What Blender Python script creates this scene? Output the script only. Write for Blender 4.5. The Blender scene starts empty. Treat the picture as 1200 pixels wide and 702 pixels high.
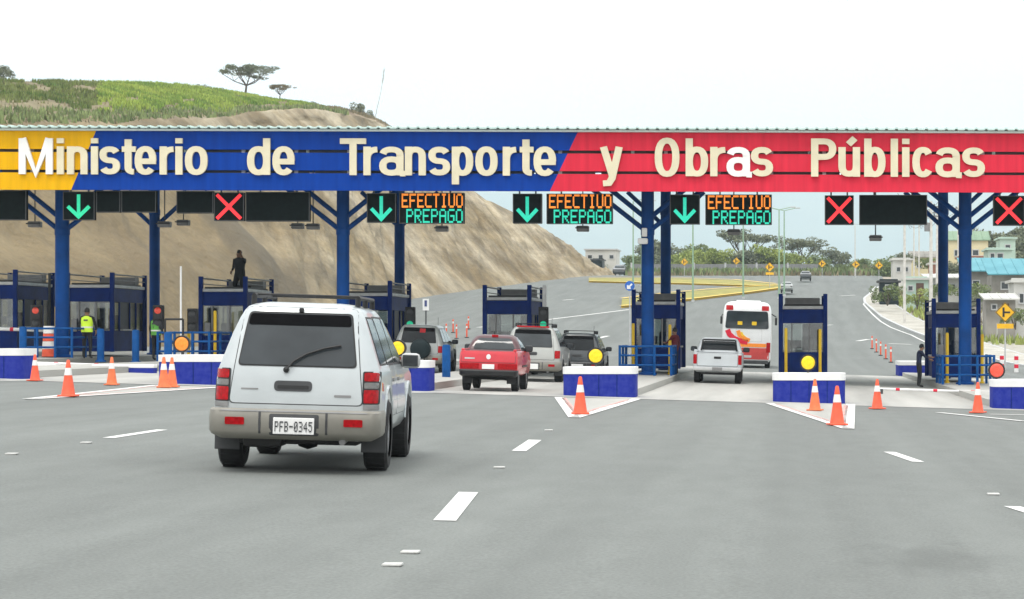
import bpy, bmesh, math, random
import numpy as np
from mathutils import Vector, Matrix, noise as mnoise
random.seed(7); rng = np.random.default_rng(11)
R = math.radians
SC = bpy.context.scene
COL = SC.collection
PI = math.pi

# ------------------------------------------------------------------ camera, sky, sun, exposure
F = 2700.0; CX = 925.0; CY = 395.0; CAMZ = 1.62          # focal length in photo pixels, principal point
cam = bpy.data.cameras.new('camera'); camo = bpy.data.objects.new('camera', cam); COL.objects.link(camo)
cam.sensor_fit = 'HORIZONTAL'; cam.sensor_width = 36.0; cam.lens = F / 1200 * 36
cam.shift_x = (600 - CX) / 1200; cam.shift_y = (CY - 351) / 1200
cam.clip_start = 0.1; cam.clip_end = 20000
camo.location = (0, 0, CAMZ); camo.rotation_euler = (R(90), 0, 0)
SC.camera = camo
SUN_EL, SUN_AZ = 62, 200
w = bpy.data.worlds.new("World"); SC.world = w; w.use_nodes = True
nt = w.node_tree; nt.nodes.clear()
sky = nt.nodes.new('ShaderNodeTexSky'); sky.sky_type = 'NISHITA'; sky.sun_disc = False
sky.sun_elevation = R(SUN_EL); sky.sun_rotation = R(SUN_AZ)
sky.air_density = 1.0; sky.dust_density = 4.0; sky.ozone_density = 1.0
tc = nt.nodes.new('ShaderNodeTexCoord')
cn = nt.nodes.new('ShaderNodeTexNoise'); cn.inputs['Scale'].default_value = 2.2; cn.inputs['Detail'].default_value = 5
mp = nt.nodes.new('ShaderNodeMapping'); mp.inputs['Scale'].default_value = (1, 1, 2.5)
cr = nt.nodes.new('ShaderNodeValToRGB')
cr.color_ramp.elements[0].position = 0.3; cr.color_ramp.elements[0].color = (12.0, 12.2, 12.1, 1)
cr.color_ramp.elements[1].position = 0.75; cr.color_ramp.elements[1].color = (15.0, 14.9, 14.7, 1)
mix = nt.nodes.new('ShaderNodeMix'); mix.data_type = 'RGBA'; mix.inputs[0].default_value = 0.9   # overcast: cloud sheet over the clear sky
bg = nt.nodes.new('ShaderNodeBackground'); bg.inputs['Strength'].default_value = 0.1
wo = nt.nodes.new('ShaderNodeOutputWorld')
L = nt.links.new
L(tc.outputs['Generated'], mp.inputs[0]); L(mp.outputs[0], cn.inputs['Vector']); L(cn.outputs['Fac'], cr.inputs[0])
# standard overcast sky: the cloud sheet is brighter overhead than at the horizon
sz = nt.nodes.new('ShaderNodeSeparateXYZ'); L(tc.outputs['Generated'], sz.inputs[0])
zr = nt.nodes.new('ShaderNodeMapRange'); zr.inputs['From Min'].default_value = 0; zr.inputs['From Max'].default_value = 1; zr.inputs['To Min'].default_value = 1.0; zr.inputs['To Max'].default_value = 2.0; L(sz.outputs['Z'], zr.inputs[0])
zm = nt.nodes.new('ShaderNodeMix'); zm.data_type = 'RGBA'; zm.blend_type = 'MULTIPLY'; zm.inputs[0].default_value = 1; zm.clamp_result = False
L(cr.outputs[0], zm.inputs[6]); L(zr.outputs[0], zm.inputs[7])
L(sky.outputs[0], mix.inputs[6]); L(zm.outputs[2], mix.inputs[7]); L(mix.outputs[2], bg.inputs[0]); L(bg.outputs[0], wo.inputs[0])
sl = bpy.data.lights.new('sun', 'SUN'); sl.energy = 1.4; sl.angle = R(14); sl.color = (1, .96, .9)
so = bpy.data.objects.new('sun', sl); COL.objects.link(so)
az = R(SUN_AZ); el = R(SUN_EL)
sd = Vector((math.sin(az) * math.cos(el), math.cos(az) * math.cos(el), math.sin(el)))
so.rotation_euler = sd.to_track_quat('Z', 'Y').to_euler()
SC.view_settings.view_transform = 'Standard'; SC.view_settings.look = 'None'
SC.view_settings.exposure = -0.13; SC.view_settings.gamma = 1.0
SC.view_settings.use_curve_mapping = False
SC.cycles.max_bounces = 6; SC.cycles.diffuse_bounces = 3; SC.cycles.glossy_bounces = 3
SC.cycles.volume_bounces = 1

# ------------------------------------------------------------------ helpers
def mat(name, col, rough=.6, metal=0., var=.12, scale=3., bump=0., bscale=40., coat=0., emit=0., spec=.5, col2=None, stretch=(1,1,1), island=0., detail=6, bdist=.05):
    m = bpy.data.materials.new(name); m.use_nodes = True
    n = m.node_tree; b = n.nodes['Principled BSDF']; lk = n.links.new
    b.inputs['Roughness'].default_value = rough; b.inputs['Metallic'].default_value = metal
    b.inputs['Specular IOR Level'].default_value = spec
    if coat: b.inputs['Coat Weight'].default_value = coat; b.inputs['Coat Roughness'].default_value = .06
    t = n.nodes.new('ShaderNodeTexCoord'); mpn = n.nodes.new('ShaderNodeMapping'); mpn.inputs['Scale'].default_value = stretch
    lk(t.outputs['Object'], mpn.inputs[0])
    nz = n.nodes.new('ShaderNodeTexNoise'); nz.inputs['Scale'].default_value = scale; nz.inputs['Detail'].default_value = detail
    lk(mpn.outputs[0], nz.inputs['Vector'])
    rp = n.nodes.new('ShaderNodeValToRGB')
    c2 = col2 if col2 else tuple(min(1, c * (1 + var)) for c in col)
    c1 = col if col2 else tuple(c * (1 - var) for c in col)
    rp.color_ramp.elements[0].position = .32; rp.color_ramp.elements[0].color = (*c1, 1)
    rp.color_ramp.elements[1].position = .68; rp.color_ramp.elements[1].color = (*c2, 1)
    lk(nz.outputs['Fac'], rp.inputs[0])
    out = rp.outputs[0]
    if island:
        g = n.nodes.new('ShaderNodeNewGeometry'); hs = n.nodes.new('ShaderNodeHueSaturation')
        ma = n.nodes.new('ShaderNodeMapRange'); ma.inputs['To Min'].default_value = 1 - island; ma.inputs['To Max'].default_value = 1 + island
        lk(g.outputs['Random Per Island'], ma.inputs[0]); lk(ma.outputs[0], hs.inputs['Value']); lk(out, hs.inputs['Color']); out = hs.outputs[0]
    lk(out, b.inputs['Base Color'])
    if bump:
        n2 = n.nodes.new('ShaderNodeTexNoise'); n2.inputs['Scale'].default_value = bscale; n2.inputs['Detail'].default_value = 4
        lk(mpn.outputs[0], n2.inputs['Vector'])
        bm_ = n.nodes.new('ShaderNodeBump'); bm_.inputs['Strength'].default_value = bump; bm_.inputs['Distance'].default_value = bdist
        lk(n2.outputs['Fac'], bm_.inputs['Height']); lk(bm_.outputs[0], b.inputs['Normal'])
    if emit:
        lk(out, b.inputs['Emission Color']); b.inputs['Emission Strength'].default_value = emit
    return m

class MB:
    def __init__(s): s.v = []; s.f = []; s.m = []
    def add(s, vs, fs, mi=0):
        o = len(s.v); s.v += [tuple(x) for x in vs]; s.f += [tuple(i + o for i in f) for f in fs]; s.m += [mi] * len(fs)
        return s
    def box(s, c, d, mi=0, rz=0., bev=0., M=None):
        x, y, z = d[0] / 2, d[1] / 2, d[2] / 2
        if bev:
            b = min(bev, x * .9, y * .9, z * .9); vs = []; idx = {}
            bmx = bmesh.new(); bmesh.ops.create_cube(bmx, size=1)
            bmesh.ops.scale(bmx, vec=d, verts=bmx.verts)
            bmesh.ops.bevel(bmx, geom=bmx.edges[:], offset=b, segments=2, affect='EDGES', profile=.5)
            bmx.verts.index_update()
            vs = [Vector(v.co) for v in bmx.verts]; fs = [tuple(v.index for v in f.verts) for f in bmx.faces]; bmx.free()
        else:
            vs = [Vector((a, b, cc)) for a in (-x, x) for b in (-y, y) for cc in (-z, z)]
            fs = [(0, 1, 3, 2), (4, 6, 7, 5), (0, 4, 5, 1), (2, 3, 7, 6), (0, 2, 6, 4), (1, 5, 7, 3)]
        T = Matrix.Translation(c) @ (M if M else Matrix.Rotation(rz, 4, 'Z'))
        return s.add([T @ v for v in vs], fs, mi)
    def tube(s, p0, p1, r0, r1=None, n=10, mi=0, caps=True):
        r1 = r0 if r1 is None else r1
        p0 = Vector(p0); p1 = Vector(p1); d = (p1 - p0).normalized()
        a = d.orthogonal().normalized(); b = d.cross(a); vs = []
        for p, r in ((p0, r0), (p1, r1)):
            for k in range(n):
                t = 2 * PI * k / n; vs.append(p + a * r * math.cos(t) + b * r * math.sin(t))
        fs = [(k, (k + 1) % n, n + (k + 1) % n, n + k) for k in range(n)]
        if caps: fs += [tuple(range(n - 1, -1, -1)), tuple(range(n, 2 * n))]
        return s.add(vs, fs, mi)
    def path(s, pts, r, n=8, mi=0):
        for a, b in zip(pts[:-1], pts[1:]): s.tube(a, b, r, n=n, mi=mi)
        return s
    def lathe(s, prof, n=24, axis='Z', c=(0, 0, 0), mi=0):     # prof: (radius, height)
        vs = []
        for r, h in prof:
            for k in range(n):
                t = 2 * PI * k / n; x, y = r * math.cos(t), r * math.sin(t)
                p = (x, y, h) if axis == 'Z' else ((h, x, y) if axis == 'X' else (y, h, x))
                vs.append((p[0] + c[0], p[1] + c[1], p[2] + c[2]))
        fs = []
        for j in range(len(prof) - 1):
            for k in range(n):
                fs.append((j * n + k, j * n + (k + 1) % n, (j + 1) * n + (k + 1) % n, (j + 1) * n + k))
        return s.add(vs, fs, mi)
    def prism(s, poly, y0, y1, mi=0):       # polygon in XZ, extruded along Y from y0 (front) to y1
        n = len(poly); vs = [(p[0], y0, p[1]) for p in poly] + [(p[0], y1, p[1]) for p in poly]
        fs = [tuple(range(n)), tuple(range(2 * n - 1, n - 1, -1))] + [((k + 1) % n, k, n + k, n + (k + 1) % n) for k in range(n)]
        return s.add(vs, fs, mi)
    def build(s, name, m, parent=None, smooth=0., loc=None):
        me = bpy.data.meshes.new(name); me.from_pydata(s.v, [], s.f)
        for mm in (m if isinstance(m, (list, tuple)) else [m]): me.materials.append(mm)
        if any(s.m): me.polygons.foreach_set('material_index', s.m)
        bmx = bmesh.new(); bmx.from_mesh(me); bmesh.ops.recalc_face_normals(bmx, faces=bmx.faces); bmx.to_mesh(me); bmx.free()
        if smooth:
            me.polygons.foreach_set('use_smooth', [True] * len(me.polygons)); me.set_sharp_from_angle(angle=R(smooth))
        return link(name, me, parent, loc)

def link(name, me, parent=None, loc=None):
    o = bpy.data.objects.new(name, me); COL.objects.link(o)
    if parent: o.parent = parent
    if loc is not None: o.location = loc
    return o
def tag(o, label=None, cat=None, group=None, kind=None):
    if label: o['label'] = label
    if cat: o['category'] = cat
    if group: o['group'] = group
    if kind: o['kind'] = kind
    return o
def empty(name, loc, label=None, cat=None, group=None, rz=0., s=1.):
    o = bpy.data.objects.new(name, None); COL.objects.link(o); o.location = loc; o.rotation_euler = (0, 0, rz); o.scale = (s, s, s)
    return tag(o, label, cat, group)
def dup(root, loc, label=None, rz=None, s=None, group=None):
    r = root.copy(); COL.objects.link(r); r.location = loc
    if rz is not None: r.rotation_euler = (0, 0, rz)
    if s is not None: r.scale = (s, s, s) if not isinstance(s, tuple) else s
    if label: r['label'] = label
    if group: r['group'] = group
    for ch in list(root.children):
        c = ch.copy(); COL.objects.link(c); c.parent = r
        for g in list(ch.children):
            d = g.copy(); COL.objects.link(d); d.parent = c
    return r
def struct(name, mb, m, smooth=0., parent=None):
    return tag(mb.build(name, m, parent, smooth), kind='structure')
def smooth01(t): t = min(1, max(0, t)); return t * t * (3 - 2 * t)
# lie of the land: cross fall over the plaza, then a climb to a crest about 400 m ahead
def rise(y):
    if y <= 125: return 0.
    if y <= 245: return .00024 * (y - 125) ** 2
    if y <= 385: return 3.456 + .0576 * (y - 245)
    z = 3.456 + .0576 * 140; t = min(y, 435) - 385
    return z + .0576 * t - .0576 * t * t / 100
def gz(x, y):
    return -.03 * min(40, max(-60, x)) * (1 - smooth01((y - 115) / 90)) + rise(y)
def P(px, py, D): return Vector(((px - CX) / F * D, D, CAMZ + (CY - py) / F * D))
def GX(px, D): return (px - CX) / F * D
def G(px, D, dz=0.): x = GX(px, D); return Vector((x, D, gz(x, D) + dz))
def hit(px, py, dz=0.):
    D = 8.
    while D < 900:
        p = P(px, py, D)
        if p.z <= gz(p.x, p.y): return Vector((p.x, p.y, gz(p.x, p.y) + dz))
        D += .1
    return G(px, 430, dz)
def lerp_tab(tab, y):
    if y <= tab[0][0]: return tab[0][1]
    for (a, b), (c, d) in zip(tab[:-1], tab[1:]):
        if y <= c: return b + (d - b) * (y - a) / (c - a)
    return tab[-1][1]

# ------------------------------------------------------------------ materials
M_ = {}
def asphalt_mat():
    m = bpy.data.materials.new('asphalt'); m.use_nodes = True; n = m.node_tree; b = n.nodes['Principled BSDF']; lk = n.links.new
    t = n.nodes.new('ShaderNodeTexCoord')
    def noise(scale, st=(1, 1, 1), det=6):
        mpn = n.nodes.new('ShaderNodeMapping'); mpn.inputs['Scale'].default_value = st; lk(t.outputs['Object'], mpn.inputs[0])
        z = n.nodes.new('ShaderNodeTexNoise'); z.inputs['Scale'].default_value = scale; z.inputs['Detail'].default_value = det; lk(mpn.outputs[0], z.inputs['Vector']); return z.outputs['Fac']
    def mr(x, a, c):
        r = n.nodes.new('ShaderNodeMapRange'); r.inputs['From Min'].default_value = .25; r.inputs['From Max'].default_value = .75
        r.inputs['To Min'].default_value = a; r.inputs['To Max'].default_value = c; lk(x, r.inputs[0]); return r.outputs[0]
    def mul(a, c):
        q = n.nodes.new('ShaderNodeMath'); q.operation = 'MULTIPLY'; lk(a, q.inputs[0]); lk(c, q.inputs[1]); return q.outputs[0]
    streak = mr(noise(.9, (1, .010, 1), 4), .84, 1.13)          # wheel-worn bands along the lanes
    patch = mr(noise(.08, det=5), .92, 1.08)
    fine = mr(noise(38, (1, 1, 1), 3), .80, 1.2)
    mid = mr(noise(2.6, (1, .3, 1), 6), .93, 1.07)
    v = mul(mul(streak, patch), mul(fine, mid))
    # one old oily stain with a scuffed edge in the right-hand lane
    sp = n.nodes.new('ShaderNodeMapping'); sp.inputs['Location'].default_value = (-1.05, -17.2 * .38, 0); sp.inputs['Scale'].default_value = (1, .38, 0); lk(t.outputs['Object'], sp.inputs[0])
    ln = n.nodes.new('ShaderNodeVectorMath'); ln.operation = 'LENGTH'; lk(sp.outputs[0], ln.inputs[0])
    ad = n.nodes.new('ShaderNodeMath'); ad.operation = 'ADD'; lk(ln.outputs['Value'], ad.inputs[0]); lk(mr(noise(3.2, (1, .35, 1), 7), -.35, .35), ad.inputs[1])
    sr = n.nodes.new('ShaderNodeMapRange'); sr.inputs['From Min'].default_value = .15; sr.inputs['From Max'].default_value = .62; sr.inputs['To Min'].default_value = .80; sr.inputs['To Max'].default_value = 1.; lk(ad.outputs[0], sr.inputs[0])
    v = mul(v, sr.outputs[0])
    mx = n.nodes.new('ShaderNodeMix'); mx.data_type = 'RGBA'; mx.blend_type = 'MULTIPLY'; mx.inputs[0].default_value = 1
    mx.inputs[6].default_value = (.160, .171, .162, 1); lk(v, mx.inputs[7]); lk(mx.outputs[2], b.inputs['Base Color'])
    b.inputs['Roughness'].default_value = .82; b.inputs['Specular IOR Level'].default_value = .35
    bp = n.nodes.new('ShaderNodeBump'); bp.inputs['Strength'].default_value = .25; bp.inputs['Distance'].default_value = .01; lk(noise(70, det=2), bp.inputs['Height']); lk(bp.outputs[0], b.inputs['Normal'])
    return m
M_['asphalt'] = asphalt_mat()
M_['concrete'] = mat('concrete', (.37, .365, .34), .85, var=.17, scale=1.1, bump=.2, bscale=30, stretch=(1, .05, 1))
M_['white_line'] = mat('white_line', (.74, .74, .72), .7, col2=(.58, .58, .56), scale=6)
M_['red_line'] = mat('red_line', (.55, .20, .18), .7, col2=(.6, .42, .38), scale=5)
M_['dirt'] = mat('dirt', (.27, .23, .17), .95, col2=(.40, .36, .29), scale=.25, bump=.5, bscale=3)
M_['gravel'] = mat('gravel', (.30, .28, .23), .95, col2=(.42, .40, .35), scale=1.2, bump=.5, bscale=8)
M_['pave'] = mat('pave', (.34, .32, .27), .9, col2=(.50, .48, .43), scale=.6)
M_['grass'] = mat('grass', (.10, .13, .04), .95, col2=(.24, .23, .09), scale=.3)
M_['steel_blue'] = mat('steel_blue', (.001, .050, .215), .6, var=.2, scale=1.5, spec=.15)
M_['rail_blue'] = mat('rail_blue', (.003, .068, .24), .6, var=.2, scale=4, spec=.15)
M_['booth_blue'] = mat('booth_blue', (.002, .021, .145), .6, var=.25, scale=2, spec=.12)
M_['nose_blue'] = mat('nose_blue', (.014, .026, .27), .75, col2=(.032, .048, .31), scale=7, detail=10, bump=.1, spec=.12)
M_['white_paint'] = mat('white_paint', (.74, .74, .73), .6, col2=(.82, .82, .81), scale=3)
M_['panel_blue'] = mat('panel_blue', (.001, .043, .30), .6, spec=.1, var=.14, scale=5, stretch=(1, 1, .06))
M_['panel_red'] = mat('panel_red', (.66, .028, .058), .6, spec=.12, var=.10, scale=5, stretch=(1, 1, .06))
M_['panel_yellow'] = mat('panel_yellow', (.76, .41, .002), .6, spec=.12, var=.10, scale=5, stretch=(1, 1, .06))
M_['cream'] = mat('cream', (.70, .64, .46), .55, var=.07, scale=2)
M_['cream_white'] = mat('cream_white', (.82, .82, .80), .5, var=.05, scale=2)
M_['roof_sheet'] = mat('roof_sheet', (.46, .62, .58), .5, col2=(.55, .70, .66), scale=1.)
M_['flashing'] = mat('flashing', (.70, .78, .76), .5, var=.06)
M_['ceiling'] = mat('ceiling', (.35, .36, .36), .7, var=.1)
M_['board_black'] = mat('board_black', (.004, .007, .007), .8, var=.3, scale=6, spec=.06)
M_['black'] = mat('black', (.012, .012, .013), .55, var=.3)
M_['rubber'] = mat('rubber', (.016, .016, .017), .85, var=.3, scale=9)
M_['dark_grey'] = mat('dark_grey', (.05, .052, .055), .6, var=.2)
M_['mid_grey'] = mat('mid_grey', (.22, .22, .22), .6, var=.15)
M_['light_grey'] = mat('light_grey', (.48, .49, .49), .5, var=.12)
M_['alu'] = mat('alu', (.55, .56, .57), .35, metal=.6, var=.1)
M_['led_green'] = mat('led_green', (.01, .46, .24), .5, var=.1, scale=30, emit=.7)
M_['led_teal'] = mat('led_teal', (.008, .46, .31), .5, var=.1, scale=30, emit=.62)
M_['led_orange'] = mat('led_orange', (.90, .25, .02), .5, var=.1, scale=30, emit=.62)
M_['led_red'] = mat('led_red', (.95, .025, .035), .5, var=.1, scale=30, emit=.6)
M_['cone'] = mat('cone', (.78, .105, .045), .6, var=.14, scale=6)
M_['cone_dull'] = mat('cone_dull', (.74, .17, .06), .65, var=.16, scale=6)
M_['cone_white'] = mat('cone_white', (.78, .76, .73), .6, var=.1, scale=8)
M_['yellow'] = mat('yellow', (.78, .50, .01), .5, var=.1)
M_['lamp_yellow'] = mat('lamp_yellow', (.88, .58, .008), .4, var=.12, scale=14, emit=.06)
M_['lamp_orange'] = mat('lamp_orange', (.82, .25, .025), .4, var=.12, scale=14, emit=.06)
M_['lamp_red'] = mat('lamp_red', (.80, .085, .05), .4, var=.12, scale=14, emit=.1)
M_['glass'] = mat('glass', (.030, .038, .042), .06, var=.25, scale=1.5, spec=.6)
M_['glass_grey'] = mat('glass_grey', (.035, .042, .047), .08, var=.3, scale=1.5, spec=.42)
M_['booth_glass'] = mat('booth_glass', (.14, .15, .14), .1, col2=(.42, .43, .40), scale=1.1, spec=.4)
M_['booth_dark'] = mat('booth_dark', (.010, .013, .025), .5, var=.3, spec=.15)
M_['red_lens'] = mat('red_lens', (.36, .004, .008), .25, var=.3, scale=25, spec=.2)
M_['amber_lens'] = mat('amber_lens', (.7, .22, .03), .2, var=.1, scale=20, coat=.5)
M_['clear_lens'] = mat('clear_lens', (.13, .125, .12), .2, var=.15, scale=25, coat=.6)
M_['silver_paint'] = mat('silver_paint', (.47, .505, .515), .34, metal=.3, var=.05, scale=3, coat=.6)
M_['bumper_grey'] = mat('bumper_grey', (.235, .225, .195), .55, var=.12, scale=3)
M_['red_paint'] = mat('red_paint', (.58, .014, .03), .36, var=.08, scale=2, coat=.7)
M_['white_car'] = mat('white_car', (.52, .555, .575), .32, var=.05, scale=2, coat=.6)
M_['pewter_paint'] = mat('pewter_paint', (.40, .41, .39), .35, metal=.3, var=.06, coat=.5)
M_['dark_paint'] = mat('dark_paint', (.045, .052, .058), .3, var=.15, coat=.6)
M_['grey_paint'] = mat('grey_paint', (.36, .38, .37), .35, metal=.2, var=.08, coat=.5)
M_['teal_dark'] = mat('teal_dark', (.012, .022, .025), .5, var=.2, spec=.2)
M_['chrome'] = mat('chrome', (.6, .6, .6), .18, metal=.9, var=.05)
M_['skin'] = mat('skin', (.27, .15, .09), .6, var=.1, scale=8)
M_['hair'] = mat('hair', (.012, .010, .009), .7, var=.3)
M_['cloth_black'] = mat('cloth_black', (.012, .013, .016), .9, var=.3)
M_['cloth_navy'] = mat('cloth_navy', (.010, .016, .045), .9, var=.3)
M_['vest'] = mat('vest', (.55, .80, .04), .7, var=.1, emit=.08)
M_['vest_green'] = mat('vest_green', (.10, .34, .05), .8, var=.2)
M_['reflective'] = mat('reflective', (.7, .7, .66), .4, var=.1)
M_['bark'] = mat('bark', (.10, .08, .06), .95, var=.3)
M_['leaf_a'] = mat('leaf_a', (.12, .165, .06), .9, col2=(.24, .29, .115), scale=.25, island=.45)
M_['leaf_b'] = mat('leaf_b', (.21, .27, .065), .9, col2=(.40, .45, .13), scale=.25, island=.4)
M_['leaf_c'] = mat('leaf_c', (.13, .15, .095), .9, col2=(.24, .26, .165), scale=.3, island=.45)
M_['leaf_dry'] = mat('leaf_dry', (.17, .14, .075), .95, col2=(.27, .23, .14), scale=.5, island=.4)
M_['crop'] = mat('crop', (.13, .24, .035), .9, col2=(.38, .46, .09), scale=.2, island=.35)
M_['crop_dark'] = mat('crop_dark', (.09, .15, .03), .9, col2=(.22, .24, .08), scale=.12, island=.4)
M_['far_hill'] = mat('far_hill', (.09, .13, .12), 1, col2=(.14, .18, .15), scale=.004)
M_['band_black'] = mat('band_black', (.006, .006, .007), .8, var=.3, spec=.05)
M_['glass_black'] = mat('glass_black', (.010, .013, .015), .12, var=.3, scale=1.5, spec=.25)
M_['median_grass'] = mat('median_grass', (.22, .22, .055), .95, col2=(.38, .32, .08), scale=.5)
M_['bus_red'] = mat('bus_red', (.50, .05, .045), .4, var=.1, coat=.4)
def clear_pane():
    m = bpy.data.materials.new('clear_pane'); m.use_nodes = True; n = m.node_tree; n.nodes.clear(); lk = n.links.new
    o = n.nodes.new('ShaderNodeOutputMaterial'); mx = n.nodes.new('ShaderNodeMixShader'); tr = n.nodes.new('ShaderNodeBsdfTransparent'); gl = n.nodes.new('ShaderNodeBsdfGlossy'); gl.inputs['Roughness'].default_value = .05
    tr.inputs['Color'].default_value = (.72, .76, .75, 1)
    t = n.nodes.new('ShaderNodeTexCoord'); z = n.nodes.new('ShaderNodeTexNoise'); z.inputs['Scale'].default_value = 2; z.inputs['Detail'].default_value = 6; lk(t.outputs['Object'], z.inputs['Vector'])
    r = n.nodes.new('ShaderNodeMapRange'); r.inputs['To Min'].default_value = .04; r.inputs['To Max'].default_value = .22; lk(z.outputs['Fac'], r.inputs[0]); lk(r.outputs[0], mx.inputs[0])
    lk(tr.outputs[0], mx.inputs[1]); lk(gl.outputs[0], mx.inputs[2]); lk(mx.outputs[0], o.inputs[0]); return m
M_['clear_pane'] = clear_pane()
M_['bus_white'] = mat('bus_white', (.68, .69, .69), .32, var=.06, scale=1.5, coat=.5)

# ------------------------------------------------------------------ ground, roads, markings
def grid_sheet(name, xs, ys, m, zf, smooth=True):
    nx = len(xs); vs = [(x, y, zf(x, y)) for y in ys for x in xs]
    fs = [(j * nx + i, j * nx + i + 1, (j + 1) * nx + i + 1, (j + 1) * nx + i) for j in range(len(ys) - 1) for i in range(nx - 1)]
    mb = MB(); mb.add(vs, fs)
    return struct(name, mb, m, 60 if smooth else 0)
xs = [-8000, -4000, -1500, -600, -300, -200, -150] + [x for x in np.arange(-120, 121, 5.)] + [150, 200, 300, 600, 1500, 4000, 8000]
ys = [-60, -40] + [y for y in np.arange(-30, 480, 5.)] + [500, 600, 800, 1200, 2000, 4800, 9200]
grid_sheet('ground', xs, ys, M_['dirt'], lambda x, y: gz(x, y) - .14)
XR = [(-30, 24), (60, 24), (95, 21), (120, 17), (150, 14.2), (207, 12.3), (250, 9.9), (287, 9.25), (300, 9.6), (345, 13.4), (380, 15.5), (400, 16), (440, 14)]
XL = [(-30, -46), (90, -46), (260, -50), (305, -52), (340, -48), (405, -33), (420, -60), (440, -90)]
ny = [y for y in np.arange(-30, 440, 2.5)]; K = 30
vs = []; fs = []
for y in ny:
    a, b = lerp_tab(XL, y), lerp_tab(XR, y)
    for k in range(K + 1): x = a + (b - a) * k / K; vs.append((x, y, gz(x, y)))
for j in range(len(ny) - 1):
    for k in range(K): i = j * (K + 1) + k; fs.append((i, i + 1, i + K + 2, i + K + 1))
mb = MB(); mb.add(vs, fs); struct('road', mb, M_['asphalt'], 60)
def drape(name, poly_rows, m, dz, kind='structure', thick=0.):
    """poly_rows: list of (left xy, right xy) across a strip"""
    mb = MB(); vs = []; fs = []
    for a, b in poly_rows:
        for p in (a, b): vs.append((p[0], p[1], gz(p[0], p[1]) + dz))
    fs = [(2 * i, 2 * i + 1, 2 * i + 3, 2 * i + 2) for i in range(len(poly_rows) - 1)]
    mb.add(vs, fs)
    if thick:
        n = len(vs); mb.add([(v[0], v[1], v[2] - thick) for v in vs], [])
        for i in range(len(poly_rows) - 1):
            mb.f += [(2 * i, 2 * i + 2, n + 2 * i + 2, n + 2 * i), (2 * i + 1, n + 2 * i + 1, n + 2 * i + 3, 2 * i + 3)]; mb.m += [0, 0]
        mb.f += [(0, n, n + 1, 1)]; mb.m += [0]
        l = n - 2; mb.f += [(l, l + 1, n + l + 1, n + l)]; mb.m += [0]
    return tag(mb.build(name, m), kind=kind)
def stripe(name, p0, p1, wd, m, dz, n=6):
    p0 = Vector(p0[:2]); p1 = Vector(p1[:2]); d = (p1 - p0).normalized(); q = Vector((-d.y, d.x)) * wd / 2
    rows = [(tuple(p0.lerp(p1, i / n) + q), tuple(p0.lerp(p1, i / n) - q)) for i in range(n + 1)]
    return drape(name, rows, m, dz)
# pale concrete pad under the toll lanes
rows = []
for y in np.arange(56.0, 106, 2.5): rows.append(((lerp_tab(XL, y) + .5, y), (lerp_tab(XR, y) - .4, y)))
mbp = MB(); vs = []; Kp = 30
for (a, y), (b, _) in rows:
    off = 0
    for k in range(Kp + 1): x = a + (b - a) * k / Kp; vs.append((x, y, gz(x, y) + .004))
fs = [(j * (Kp + 1) + k, j * (Kp + 1) + k + 1, (j + 1) * (Kp + 1) + k + 1, (j + 1) * (Kp + 1) + k) for j in range(len(rows) - 1) for k in range(Kp)]
mbp.add(vs, fs); struct('concrete_apron', mbp, M_['concrete'], 60)
# lane dashes and studs (image positions measured on the road plane)
def dash(px0, py0, px1, py1, wd=.17): stripe('lane_dash', hit(px0, py0), hit(px1, py1), wd, M_['white_line'], .006)
dash(521, 611, 549, 578, .19); dash(608, 529, 627, 516, .19); dash(127, 514, 190, 504, .16); dash(1042, 530, 1076, 542, .17); dash(1186, 594, 1230, 608, .17)
M_['stud_white'] = mat('stud_white', (.45, .45, .43), .7, col2=(.62, .62, .60), scale=12)
def road_stud(px, py):
    p = hit(px, py); mb = MB(); mb.box((0, 0, .009), (.13, .11, .018), bev=.006)
    o = mb.build('road_stud', M_['stud_white'], None, 0, (p.x, p.y, p.z + .002)); return o
STUD_LABELS = [(460, 665, 'white road stud nearest the camera below the broken lane line'), (481, 650, 'pale worn road stud just before the nearest lane dash'),
               (585, 549, 'small white road stud between the two centre lane dashes'), (643, 505, 'small white road stud beyond the second centre lane dash'),
               (14, 533, 'white road stud at the far left edge of the asphalt'), (101, 520, 'faint road stud left of the left lane dash'), (1164, 580, 'faint road stud on the right lane line')]
for px, py, lb in STUD_LABELS: tag(road_stud(px, py), lb, 'road stud', 'road studs along the lane lines')
# distant road: edge lines, arrows
def poly_line(name, pts, wd, m, dz=.02):
    pts = [Vector((p.x, p.y)) for p in pts]; rows = []
    dense = []
    for a, b in zip(pts[:-1], pts[1:]):
        n = max(2, int((b - a).length / 4))
        dense += [a.lerp(b, i / n) for i in range(n)]
    dense.append(pts[-1])
    for i, p in enumerate(dense):
        d = (dense[min(i + 1, len(dense) - 1)] - dense[max(i - 1, 0)]).normalized(); q = Vector((-d.y, d.x)) * wd / 2
        rows.append((tuple(p + q), tuple(p - q)))
    return drape(name, rows, m, dz)
poly_line('edge_line', [hit(1086, 402), hit(1068, 393), hit(1044, 384), hit(1032, 377), hit(1022, 368), hit(1012, 357), hit(1018, 345), hit(1026, 336)], .2, M_['white_line'], .03)
poly_line('edge_line', [hit(560, 384), hit(640, 375), hit(690, 369), hit(738, 363)], .5, M_['white_line'], .03)
for a in [((1005, 400), (1018, 398)), ((960, 382), (975, 381)), ((985, 347), (1002, 346)), ((925, 361), (935, 361)), ((1042, 403), (1068, 404)), ((700, 397), (712, 394)), ((660, 352), (672, 351))]:
    stripe('lane_dash', hit(*a[0]), hit(*a[1]), .5, M_['white_line'], .03)
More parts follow.
